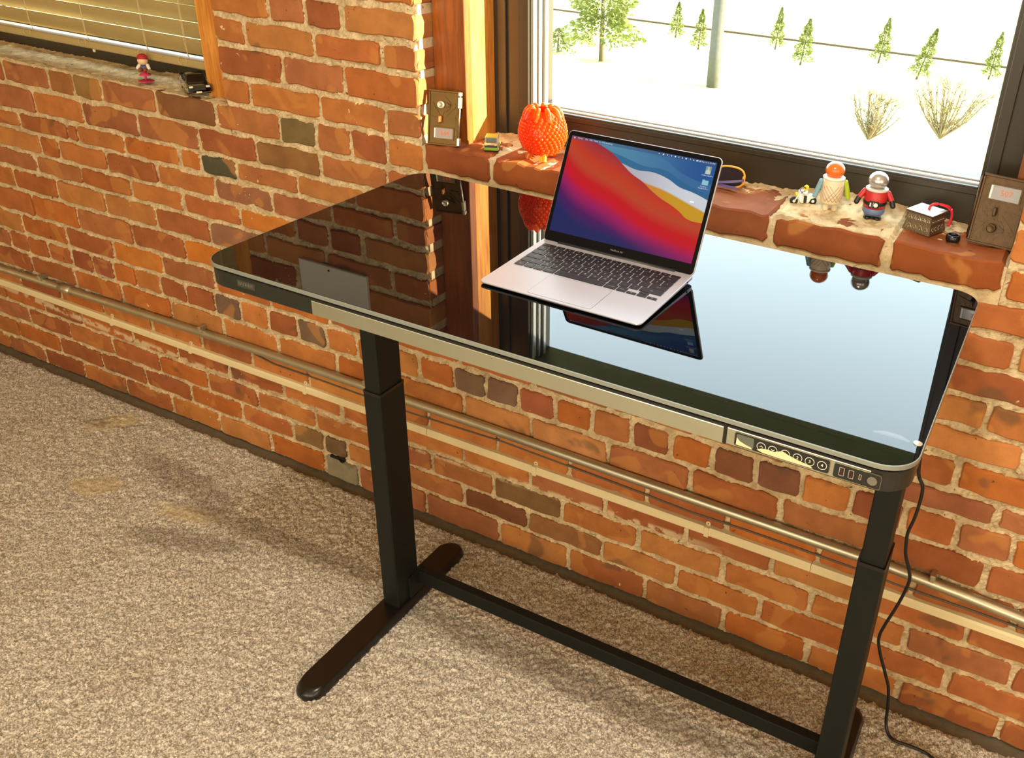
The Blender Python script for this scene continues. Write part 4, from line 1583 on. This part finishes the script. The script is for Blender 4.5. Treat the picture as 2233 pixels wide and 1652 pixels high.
po_door('post_box_door', 'small old bronze mailbox door with a sunburst and number 344 leaning on the wooden post', (-.020, .006, ZS + .0015), math.radians(15), math.radians(12), .075, .126, M['door_bronze'], M['door_glass'], '344', False)
po_door('post_box_door', 'brown bronze mailbox door turned upside down beside the silver box at the right end of the sill', (1.204, .062, ZS + .004), math.radians(-6), math.radians(12), .086, .131, M['door_bronze2'], M['door_glass2'], '507', True)

# ------------------------------------------------------------------ toy cars
def wheel(parent, x, y, r, wd, tyre, hub):
    o = MB().cyl((x, y - wd / 2, r), r, wd, 16, axis='Y').obj('wheel', tyre, parent)
    s = -1 if y < 0 else 1
    MB().cyl((x, y + s * (wd / 2 - .0002) - (.0006 if s < 0 else 0), r), r * .55, .0006, 12, axis='Y').obj('hub', hub, o)


def toy_pickup():
    t = thing('toy_pickup_truck', 'glossy black toy pickup truck on the left window sill', 'toy car', (-.862, .032, ZS + .0055), (0, 0, math.radians(-31)))
    gb = P('toy_black', (.004, .004, .005), .06, spec=.6, coat=1.0)
    gw = P('toy_window', (.008, .006, .006), .05, spec=.6)
    ty = P('toy_tyre', S(18, 18, 18), .7)
    hubm = M['chrome']
    W2 = .029
    side = [(-.066, .010), (-.060, .006), (.060, .006), (.067, .010), (.068, .020), (.064, .0265), (.040, .0295), (.028, .0305), (-.066, .0305)]
    m = MB()
    rings = []
    for yv, sc_ in ((-W2, .93), (-W2 + .003, 1.0), (W2 - .003, 1.0), (W2, .93)):
        rings.append([(x * (.985 if sc_ < 1 else 1), yv, .006 + (z - .006) * sc_) for x, z in side])
    m.loft(rings, smooth=False)
    m.obj('body', gb, t)
    c = MB()
    lo, hi = (-.020, .036, W2 - .003), (-.012, .016, W2 - .008)
    def rect(a, z):
        return [(x, y, z) for x, y in rrect(a[0], a[1], -a[2], a[2], .004, 3)]
    c.loft([rect(lo, .029), rect(hi, .0455)], smooth=False)
    c.obj('cab_glass', gw, t)
    r = MB()
    r.loft([rect((-.0128, .0168, W2 - .0078), .0448), rect((-.0135, .0172, W2 - .0074), .0462), rect((-.008, .012, W2 - .012), .0480)], smooth=False)
    r.obj('roof', gb, t)
    p_ = MB()
    for s in (-1, 1):
        p_.tube([(.036, s * (W2 - .0035), .030), (.0165, s * (W2 - .008), .0456)], .0012, 6)
        p_.tube([(.004, s * (W2 - .003), .030), (.003, s * (W2 - .0075), .0456)], .0012, 6)
        p_.tube([(-.020, s * (W2 - .0035), .030), (-.0125, s * (W2 - .008), .0456)], .0014, 6)
    p_.obj('pillars', gb, t)
    b = MB()
    b.box(-.064, -.022, -W2 + .004, W2 - .004, .0300, .0308)
    b.obj('bed_floor', P('bed_grey', S(120, 120, 118), .5), t)
    w_ = MB()
    for s in (-1, 1):
        w_.rbox(-.066, -.020, s * (W2 - .002) - .002, s * (W2 - .002) + .002, .029, .0365, .001, 1)
    w_.rbox(-.0665, -.0625, -W2 + .002, W2 - .002, .029, .0365, .001, 1)
    w_.obj('bed_walls', gb, t)
    for s in (-1, 1):
        MB().rbox(.0635, .0682, s * .021 - .005, s * .021 + .005, .0205, .0255, .001, 1).obj('headlight', P('toy_lamp', S(235, 232, 220), .15), t)
    MB().rbox(.0665, .0690, -.015, .015, .014, .022, .001, 1).obj('grille', P('toy_grille', S(40, 34, 28), .4), t)
    MB().rbox(.066, .0697, -.010, .004, .0075, .0115, .0006, 1).obj('number_plate', P('toy_plate', S(240, 226, 186), .3), t)
    for x in (-.042, .043):
        for s in (-1, 1):
            wheel(t, x, s * (W2 - .004), .0105, .008, ty, hubm)
    return t


toy_pickup()


def toy_van():
    t = thing('toy_van', 'tiny green and yellow toy van on the sill between the bronze door and the vase', 'toy car', (.0905, .050, ZS + .002), (0, 0, math.radians(-62)))
    gm = P('van_green', S(120, 158, 52), .35)
    ym = P('van_yellow', S(206, 176, 62), .35, metal=.2)
    sm = P('van_silver', S(190, 186, 172), .25, metal=.7)
    W2 = .0165
    MB().rbox(-.030, .030, -W2, W2, .004, .012, .002, 2).obj('chassis', gm, t)
    side = [(-.030, .011), (.029, .011), (.0295, .018), (.020, .021), (.012, .030), (-.024, .030), (-.029, .024)]
    MB().loft([[(x, -W2 + .0012, z) for x, z in side], [(x, W2 - .0012, z) for x, z in side]], smooth=False).obj('body', sm, t)
    MB().loft([[(.0210, -W2 + .004, .0214), (.0210, W2 - .004, .0214), (.0132, W2 - .005, .0292), (.0132, -W2 + .005, .0292)],
               [(.0216, -W2 + .004, .0218), (.0216, W2 - .004, .0218), (.0138, W2 - .005, .0296), (.0138, -W2 + .005, .0296)]], smooth=False).obj('windscreen', P('van_glass', S(96, 100, 92), .1, spec=.6), t)
    MB().rbox(-.020, .010, -W2 + .003, W2 - .003, .0295, .0315, .0008, 1).obj('roof_rack', ym, t)
    MB().rbox(.0290, .0305, -W2 + .002, W2 - .002, .0120, .0165, .0006, 1).obj('grille', P('van_grille', S(52, 40, 30), .4), t)
    for s in (-1, 1):
        MB().rbox(.0295, .0312, s * .011 - .003, s * .011 + .003, .0165, .0195, .0006, 1).obj('headlight', P('van_lamp', S(226, 200, 120), .2), t)
    for x in (-.019, .019):
        for s in (-1, 1):
            wheel(t, x, s * (W2 - .002), .0055, .004, P('toy_tyre', S(18, 18, 18), .7), M['chrome'])


toy_van()


# ------------------------------------------------------------------ toy figurines (plain peg dolls)
def cap(mb, a, b, r0, r1=None, n=12):
    r1 = r0 if r1 is None else r1
    a, b = Vector(a), Vector(b)
    d = (b - a).normalized()
    pts, rad = [], []
    for k in range(5):
        s = math.sin(PI / 2 * k / 4)
        pts.append(a - d * r0 * (1 - s))
        rad.append(max(.0003, r0 * math.sqrt(max(0, 1 - (1 - s) ** 2))))
    for k in range(5):
        s = math.sin(PI / 2 * (4 - k) / 4)
        pts.append(b + d * r1 * (1 - s))
        rad.append(max(.0003, r1 * math.sqrt(max(0, 1 - (1 - s) ** 2))))
    mb.tube(pts, r0, n, rad=rad)
    return mb


t = thing('toy_figurine', 'peg doll figurine with an orange ball head, cream body, one blue and one green arm', 'figurine', (.8885, .083, ZS + .0045), (0, 0, math.radians(24)))
cream = P('fig_cream', S(226, 206, 172), .45)
MB().lathe([(.0175, .016), (.0215, .021), (.0225, .045), (.0215, .064), (.0195, .068)], 28).obj('body', cream, t)
MB().lathe([(.020, .066), (.0222, .068), (.0222, .071), (.019, .0725)], 28).obj('collar', P('fig_white', S(238, 230, 214), .4), t)
MB().sphere((0, 0, .0845), .0195, .0195, .0172, 24, 14).obj('head', P('fig_orange', S(226, 112, 34), .3, coat=.4), t)
for s in (-1, 1):
    cap(MB(), (s * .0085, -.002, .004), (s * .0085, -.002, .018), .0062).obj('leg', cream, t)
cap(MB(), (-.024, 0, .061), (-.0335, -.001, .030), .0052).obj('arm', P('fig_blue', S(122, 162, 172), .4), t)
cap(MB(), (.024, 0, .061), (.0335, -.001, .030), .0052).obj('arm', P('fig_green', S(170, 190, 44), .4), t)
for k in range(5):
    for s in (-1, 1):
        a0 = -PI / 2 - .75 + .36 * k
        pts = [(.0226 * math.cos(a0 + s * .28 * q_), .0226 * math.sin(a0 + s * .28 * q_), .024 + .008 * q_) for q_ in range(5)]
        MB().tube(pts, .0004, 4).obj('waffle_line', P('fig_line', S(172, 140, 108), .6), t)

t = thing('toy_figurine', 'peg doll figurine with a silver ball head, red jacket, black belt and blue trousers', 'figurine', (.976, .083, ZS + .0045), (0, 0, math.radians(10)))
redm, bluem, blackm = P('fig_red', S(190, 40, 40), .4), P('fig_jean', S(96, 112, 150), .45), P('fig_black', S(26, 26, 28), .4)
MB().lathe([(.0185, .012), (.0215, .016), (.0220, .026)], 28).obj('trousers', bluem, t)
MB().lathe([(.0220, .026), (.0222, .040), (.0212, .058), (.0190, .061)], 28).obj('jacket', redm, t)
MB().lathe([(.0224, .0325), (.0230, .034), (.0230, .0385), (.0224, .040)], 28, cap0=False, cap1=False).obj('belt', blackm, t)
bk = MB().rbox(-.0115, .0085, -.0248, -.0205, .0300, .0430, .0012, 1).obj('buckle', blackm, t)
MB().rbox(-.0090, -.0062, -.0253, -.0246, .0325, .0405, .0003, 1).obj('bar_mark', P('fig_mark', S(226, 220, 210), .4), bk)
MB().tube([(-.0045, -.0250, .0315), (-.0020, -.0250, .0415)], .0003, 5).obj('slash_mark', P('fig_mark', S(226, 220, 210), .4), bk)
MB().cyl((.0025, -.0254, .0365), .0042, .0008, 18, axis='Y').obj('disc_mark', P('fig_mark', S(226, 220, 210), .4), bk)
MB().lathe([(.0185, .059), (.0222, .061), (.0222, .0645), (.019, .066)], 28).obj('collar', P('fig_grey', S(206, 200, 192), .35), t)
MB().sphere((0, 0, .0795), .0198, .0198, .0175, 24, 14).obj('head', P('fig_silver', S(206, 204, 200), .22, metal=.75), t)
for s in (-1, 1):
    cap(MB(), (s * .0092, -.002, .006), (s * .0092, -.002, .014), .0074).obj('leg', bluem, t)
    MB().sphere((s * .0095, -.005, .0042), .0082, .0105, .0044, 14, 7).obj('shoe', blackm, t)
    am = cap(MB(), (s * .0225, -.001, .057), (s * .0310, -.006, .044), .0052).obj('arm', redm, t)
    cap(MB(), (s * .0320, -.0066, .0425), (s * .0352, -.0105, .0345), .0053).obj('glove', blackm, am)

# seated figurine on a pink spring-toy stand, left sill
t = thing('toy_figurine', 'small seated peg doll in a red beanie on a pink suction cup stand', 'figurine', (-1.046, .022, ZS + .006), (0, 0, math.radians(35)))
pink = P('fig_pink', S(206, 54, 96), .3)
MB().lathe([(.0205, 0), (.021, .001), (.019, .002), (.004, .003)], 28).obj('stand_base', pink, t)
MB().cyl((0, 0, .002), .0032, .017, 12).obj('stand_stem', pink, t)
MB().lathe([(.003, .015), (.0155, .017), (.0150, .019), (.006, .023), (.0045, .030)], 24).obj('stand_cup', pink, t)
MB().sphere((0, .002, .036), .010, .009, .010, 16, 10).obj('body', P('fig_navy', S(70, 82, 128), .45), t)
for s in (-1, 1):
    cap(MB(), (s * .0055, -.006, .033), (s * .0065, -.0145, .0335), .0048).obj('boot', P('fig_brown', S(138, 72, 28), .45), t)
    cap(MB(), (s * .0105, .001, .0435), (s * .0145, -.005, .037), .0046).obj('arm', P('fig_white', S(238, 230, 214), .4), t)
MB().sphere((0, 0, .0560), .0135, .0125, .0120, 20, 12).obj('head', P('fig_skin', S(232, 194, 148), .5), t)
hat = MB()
hat.lathe([(.0140, 0), (.0142, .004), (.0120, .0105), (.0070, .0145), (.0001, .016)], 22, Matrix.Translation((0, .0012, .0590)) @ Matrix.Rotation(-.25, 4, 'X'))
hat.obj('beanie', P('fig_hat', S(176, 34, 40), .6), t)

# ------------------------------------------------------------------ toy motorcycle and its rider
bx, by = .832, .088
HEAD = math.atan2(-.52, -.85)
t = thing('toy_motorcycle', 'tiny white toy motorcycle with a yellow headlight beside the figurines', 'toy motorcycle', (bx, by, ZS + .0045), (0, 0, HEAD))
wh, tyr, yl = P('brick_white', S(238, 234, 226), .3), P('bike_tyre', S(22, 22, 22), .6), P('brick_yellow', S(232, 206, 36), .3)
for x in (.0205, -.019):
    mb = MB()
    mb.cyl((x, -.003, .0075), .0075, .006, 18, axis='Y')
    for k in range(14):
        a = 2 * PI * k / 14
        mb.box(x + .0072 * math.cos(a) - .0009, x + .0072 * math.cos(a) + .0009, -.0032, .0032, .0075 + .0072 * math.sin(a) - .0009, .0075 + .0072 * math.sin(a) + .0009)
    wo_ = mb.obj('wheel', tyr, t)
    MB().cyl((x, -.0034, .0075), .0032, .0068, 12, axis='Y').obj('hub', wh, wo_)
for s in (-1, 1):
    MB().tube([(.0205, s * .0046, .0075), (.0125, s * .0046, .0230)], .0014, 7).obj('fork', wh, t)
MB().loft([[(x, -.0035, z) for x, z in ((.014, .020), (.012, .026), (.004, .0245), (-.004, .017), (-.023, .0195), (-.023, .0155), (-.014, .0125), (-.010, .004), (.006, .0035), (.009, .008))],
           [(x, .0035, z) for x, z in ((.014, .020), (.012, .026), (.004, .0245), (-.004, .017), (-.023, .0195), (-.023, .0155), (-.014, .0125), (-.010, .004), (.006, .0035), (.009, .008))]], smooth=False).obj('frame', wh, t)
MB().rbox(-.024, -.009, -.0038, .0038, .0175, .0215, .0005, 1).obj('rear_seat', wh, t)
for x in (-.0205, -.0130):
    MB().cyl((x, 0, .0214), .0024, .0017, 12).obj('stud', wh, t)
MB().cyl((.0145, 0, .0215), .0040, .0050, 14, axis='X').obj('headlight', yl, t)
MB().tube([(.008, -.0085, .0285), (.0115, -.004, .0265), (.012, 0, .026), (.0115, .004, .0265), (.008, .0085, .0285)], .0012, 7).obj('handlebar', wh, t)
MB().rbox(-.0262, -.0240, -.002, .002, .0150, .0195, .0004, 1).obj('tail_light', P('brick_red', S(196, 30, 48), .3), t)
r_ = thing('toy_rider', 'tiny toy rider with a yellow head and white jacket sitting on the white toy motorcycle', 'figurine', (bx, by, ZS + .0045 + .0178), (0, 0, HEAD))
for s in (-1, 1):
    MB().rbox(-.0040, .0016, s * .0060 - .0022, s * .0060 + .0022, -.0125, .0025, .0008, 1).obj('leg', P('brick_black', S(24, 24, 26), .4), r_)
    am = MB().tube([(-.0028, s * .0066, .0115), (.0005, s * .0088, .0080), (.0062, s * .0078, .0098)], .0021, 8).obj('arm', wh, r_)
    MB().sphere((.0078, s * .0080, .0104), .0021, n=10, m=6).obj('hand', P('brick_blue', S(96, 116, 176), .4), am)
MB().loft([[(-.0058, -.0060, .0005), (.0005, -.0060, .0005), (.0005, .0060, .0005), (-.0058, .0060, .0005)], [(-.0052, -.0042, .0130), (-.0004, -.0042, .0130), (-.0004, .0042, .0130), (-.0052, .0042, .0130)]], smooth=False).obj('torso', wh, r_)
MB().box(.0003, .0007, -.0012, .0012, .0015, .0120).obj('waistcoat_stripe', P('brick_black', S(24, 24, 26), .4), r_)
hd = MB().lathe([(.0036, .0130), (.0048, .0142), (.0050, .0200), (.0044, .0214), (.0024, .0216), (.0024, .0232), (.0001, .0233)], 18, Matrix.Translation((-.0025, 0, 0))).obj('head', yl, r_)
MB().loft([[(-.0025 + .00515 * math.cos(a), .00515 * math.sin(a), z) for a in np.linspace(-1.25, 1.25, 9)] for z in (.0172, .0194)], False, False, smooth=True, closed=False).obj('dark_glasses', P('brick_black', S(24, 24, 26), .4), hd)

# ------------------------------------------------------------------ sunglasses
t = thing('sunglasses', 'sunglasses with an orange frame and purple arms folded on the sill behind the laptop', 'sunglasses', (.628, .092, ZS + .0045), (math.radians(-14), 0, math.radians(4)))
of = P('frame_orange', S(246, 168, 40), .3)
pu = P('arm_purple', S(96, 84, 138), .4)
ln = tinted_glass('sun_lens', (.10, .04, .02), .25)
for cx in (-.036, .036):
    pts, lp_ = [], []
    for k in range(28):
        a = 2 * PI * k / 28
        c, s = math.cos(a), math.sin(a)
        x = .031 * math.copysign(abs(c) ** .75, c)
        z = .0215 * math.copysign(abs(s) ** .75, s) + .0245
        pts.append((cx + x, .004 * (abs(cx + x) / .07) ** 2, z))
    MB().tube(pts, .0022, 8, closed=True).obj('rim', of, t)
    MB().loft([[(x, y - .0006, z) for x, y, z in pts], [(x, y + .0006, z) for x, y, z in pts]], smooth=False).obj('lens', ln, t)
MB().tube([(-.008, 0, .034), (0, -.001, .0375), (.008, 0, .034)], .0024, 8).obj('bridge', of, t)
for s in (-1, 1):
    MB().rbox(s * .066 - .003, s * .066 + .003, .0005, .006, .012, .030, .0012, 1).obj('hinge_block', of, t)
    pts = [(s * .067, .002, .023), (s * .064, -.007, .0205), (s * .03, -.012 - .003 * (s + 1), .013), (s * -.02, -.014 - .003 * (s + 1), .006), (s * -.058, -.015 - .003 * (s + 1), .004)]
    mm_ = MB()
    cm_ = catmull(pts, 4)
    rings = [[(p.x, p.y - .0009, p.z - .0026), (p.x, p.y + .0009, p.z - .0026), (p.x, p.y + .0009, p.z + .0026), (p.x, p.y - .0009, p.z + .0026)] for p in cm_]
    mm_.loft(rings, smooth=False)
    mm_.obj('temple_arm', pu, t)

# ------------------------------------------------------------------ silver box with a red tassel
sb = thing('silver_box', 'square embossed silver trinket box with a red tassel on the window sill', 'box', (1.077, .086, ZS + .003), (0, 0, math.radians(-20)))
sv = P('emboss_silver', S(196, 186, 164), .28, metal=.85, noise=.15, nscale=120, bump=.4, bscale=300)
def sq(h, z):
    return [(-h, -h, z), (h, -h, z), (h, h, z), (-h, h, z)]
svd = P('dark_silver', S(120, 106, 80), .35, metal=.8, bump=.5, bscale=400)  # darker silver behind the embossed arches
MB().loft([sq(.0300, 0), sq(.0296, .003), sq(.0262, .0215)], smooth=False).obj('body', svd, sb)
MB().loft([sq(.0278, .0215), sq(.0262, .036), sq(.0288, .0385), sq(.0288, .0405)], smooth=False).obj('lid', svd, sb)
MB().loft([sq(.0284, .0405), sq(.0270, .0412)], smooth=False).obj('top_plate', P('bright_silver', S(236, 238, 240), .3, metal=.6), sb)
for side in range(4):
    Rz = Matrix.Rotation(side * PI / 2, 4, 'Z')
    for tier, (z0, n, rr_) in enumerate(((.004, 4, .0060), (.0235, 5, .0046))):
        for k in range(n):
            x = (k - (n - 1) / 2) * (.048 / n)
            hh = -.0292 + .0034 * (z0 / .02) if tier == 0 else -.0272
            pts = [(x - rr_ * .8, hh, z0), (x - rr_ * .8, hh + .0006, z0 + rr_ * .9), (x, hh + .0012, z0 + rr_ * 1.9), (x + rr_ * .8, hh + .0006, z0 + rr_ * .9), (x + rr_ * .8, hh, z0)]
            a_ = MB().tube(catmull(pts, 2), .0008, 5, Rz)
            a_.sphere((x, hh + .0004, z0 + rr_ * .6), .0016, n=7, m=5, M=Rz)
            a_.obj('embossed_arch', sv, sb)
tas = thing('red_tassel', 'red cord tassel tied to the lid of the silver box', 'tassel', (1.084, .090, ZS + .003 + .0412))
rd_ = P('tassel_red', S(206, 30, 52), .6)
MB().tube(catmull([(-.004, -.003, 0), (-.003, -.002, .006), (.002, .001, .0105), (.010, .006, .011)], 4), .0026, 8).obj('knot', rd_, tas)
MB().tube([(-.0045, -.0032, .0), (-.0035, -.0022, .006)], .0018, 8).obj('loop', P('tassel_cord', S(170, 150, 170), .5), tas)
for k in range(9):
    o_ = (k - 4) * .0012
    MB().tube(catmull([(.009, .006 + o_ * .4, .0112), (.018, .012 + o_, .011 - abs(o_) * .5), (.027, .017 + o_ * 1.6, .006), (.0330, .019 + o_ * 1.8, .001)], 3), .0009, 5).obj('strand', rd_, tas)
MB().tube(catmull([(.034, .020, .001), (.0375, .022, -.010), (.0370, .022, -.024), (.0350, .021, -.034)], 3), .0028, 7).obj('hanging_strand', rd_, tas)

# black ring
t = MB().lathe([(.0100, 0), (.0128, .0008), (.0138, .004), (.0132, .010), (.0118, .0128), (.0104, .0132), (.0092, .0118), (.0088, .002), (.0100, 0)], 28, cap0=False, cap1=False)
o = t.obj('lens_ring', P('ring_black', S(16, 16, 18), .3, spec=.5), None, (1.1375, .054, ZS + .0025))
tag(o, 'small black plastic ring in front of the silver box', 'ring')

# ------------------------------------------------------------------ outdoors
ZG = -4.5
gm, nt, p, out = new_mat('dry_lawn')
g = nd(nt, 'ShaderNodeNewGeometry')
n1 = noise_n(nt, g.outputs['Position'], .35, 5, .6)
n2 = noise_n(nt, g.outputs['Position'], 3.0, 4, .6)
c = mix_c(nt, step_n(nt, n1, .35, .65), (.44, .41, .12), (.62, .59, .32))
c = mix_c(nt, math_n(nt, 'MULTIPLY', step_n(nt, n2, .5, .7), .3), c, (.40, .40, .16))
nt.links.new(c, p.inputs['Base Color'])
p.inputs['Roughness'].default_value = 1.0
p.inputs['Specular IOR Level'].default_value = 0.0
struct(MB().box(-70, 45, .6, 120, ZG - .3, ZG).obj('lawn', gm), 'sunlit pale dry lawn outside the window')
struct(MB().box(-60, 30, 35.4, 35.5, ZG, ZG + .07).obj('road_kerb', P('kerb', S(70, 54, 30), .9)), 'dark kerb line crossing the lawn behind the young conifers')
leafm = P('conifer_leaf', (.16, .18, .045), .9, spec=.1, noise=.35, nscale=9)
bark = P('bark', (.10, .085, .055), .9, spec=.1)
twig = P('twig', (.16, .12, .06), .9, spec=.1)


def conifer(label, x, y, h, r, seed, group='young conifers on the lawn', name='young_conifer', n=2600, lean=0.0, base=.10):
    rng = np.random.default_rng(seed)
    t = thing(name, label, 'tree', (x, y, ZG), (0, lean, 0), group)
    v, f = [], []
    for i in range(n):
        u = rng.random() ** .8
        z = h * (base + (1 - base) * u)
        layer = .78 + .22 * math.sin(u * 26 + rng.normal() * .3)
        R = r * (1 - u) ** .8 * layer + .03 * r
        a = rng.random() * 2 * PI
        q_ = R * math.sqrt(rng.random())
        p0 = np.array([q_ * math.cos(a), q_ * math.sin(a), z])
        s = min(.16, .10 * r + .05 * h * .5) * (.4 + .7 * rng.random()) * (1 - .5 * u)
        d = np.array([math.cos(a), math.sin(a), -.25 + .7 * u]) * s
        e = rng.normal(size=3)
        e = e / np.linalg.norm(e) * s * .55
        b = len(v)
        v += [tuple(p0 - e), tuple(p0 + e), tuple(p0 + d + e * .3), tuple(p0 + d * .6 - e * .8)]
        f.append((b, b + 1, b + 2, b + 3))
    MB().add(v, f).obj('foliage', leafm, t)
    MB().tube([(0, 0, 0), (0, 0, h * .5), (0, 0, h * .92)], .05, 6, rad=[.05 * r + .02, .03 * r + .012, .006]).obj('trunk', bark, t)
    return t


for i, (x, y, h, r, ln_, lab) in enumerate(((-13.51, 32.78, 1.35, .36, .05, 'leftmost of the small conifers on the lawn, far left of the pole'), (-11.81, 31.03, 1.45, .36, .05, 'small conifer on the lawn just left of the pole'),
        (-9.48, 33.07, 1.55, .34, .06, 'first small conifer to the right of the pole'), (-7.78, 30.76, 1.6, .44, .10, 'broad small conifer, second to the right of the pole'),
        (-5.54, 33.07, 1.6, .40, .10, 'small conifer on the lawn above the smaller bare bush'), (-3.79, 31.08, 1.75, .42, .22, 'leaning small conifer on the lawn above the gap between the bare bushes'),
        (-1.66, 32.82, 1.6, .36, .08, 'rightmost small conifer next to the window frame'))):
    conifer(lab, x, y, h, r, 40 + i, lean=ln_)
bt = conifer('large pine tree seen through the upper left of the window', -13.6, 26.7, 5.2, 1.45, 77, None, 'pine_tree', 9000, .0, .12)
conifer('low round evergreen shrub at the left edge of the window view', -15.6, 27.2, .8, .75, 88, None, 'evergreen_shrub', 1600, 0, 0)
pl = thing('utility_pole', 'thick weathered wooden utility pole standing on the lawn', 'pole', (-8.99, 25.45, ZG))
MB().lathe([(.20, 0), (.195, 1.2), (.185, 3.5), (.16, 8.5)], 14).obj('shaft', P('pole_wood', (.060, .058, .046), .9, noise=.3, nscale=8), pl)


def bare_bush(label, x, y, h, w_, seed):
    rng = np.random.default_rng(seed)
    t = thing('bare_bush', label, 'bush', (x, y, ZG), (0, 0, 0), 'leafless bushes on the lawn')
    for i in range(26):
        a = rng.random() * 2 * PI
        sp_ = w_ * (.15 + .85 * rng.random())
        tip = np.array([sp_ * math.cos(a), sp_ * math.sin(a) * .6, h * (.98 - .45 * (sp_ / w_) ** 1.6 * rng.random())])
        mid = tip * np.array([.55, .55, .42]) + rng.normal(size=3) * .03
        m = MB()
        m.tube(catmull([(0, 0, 0), tuple(mid), tuple(tip)], 3), .02, 5, rad=[.024, .021, .018, .015, .012, .009, .005])
        for k in range(16):
            u = .15 + .8 * rng.random()
            p0 = (mid * 2 * u) if u < .5 else mid * (2 - 2 * u) + tip * (2 * u - 1)
            d = np.array([math.cos(a) * .5 + rng.normal() * .7, math.sin(a) * .3 + rng.normal() * .5, .8 + .5 * rng.random()]) * h * .16
            m.tube([tuple(p0), tuple(p0 + d * .5 + rng.normal(size=3) * .02), tuple(p0 + d)], .006, 4, rad=[.009, .006, .003])
        m.obj('branch', twig, t)
    return t


bare_bush('smaller leafless bush on the lawn, left of the larger one', -3.35, 22.3, 1.3, .82, 5)
bare_bush('larger leafless bush on the lawn at the right of the window', -1.74, 23.6, 1.6, 1.25, 9)
sc.cycles.max_bounces = 6
sc.cycles.diffuse_bounces = 4
sc.cycles.glossy_bounces = 4
sc.cycles.transparent_max_bounces = 12
sc.cycles.caustics_reflective = False
sc.cycles.caustics_refractive = False
sc.cycles.use_adaptive_sampling = True
sc.cycles.adaptive_threshold = 0.04
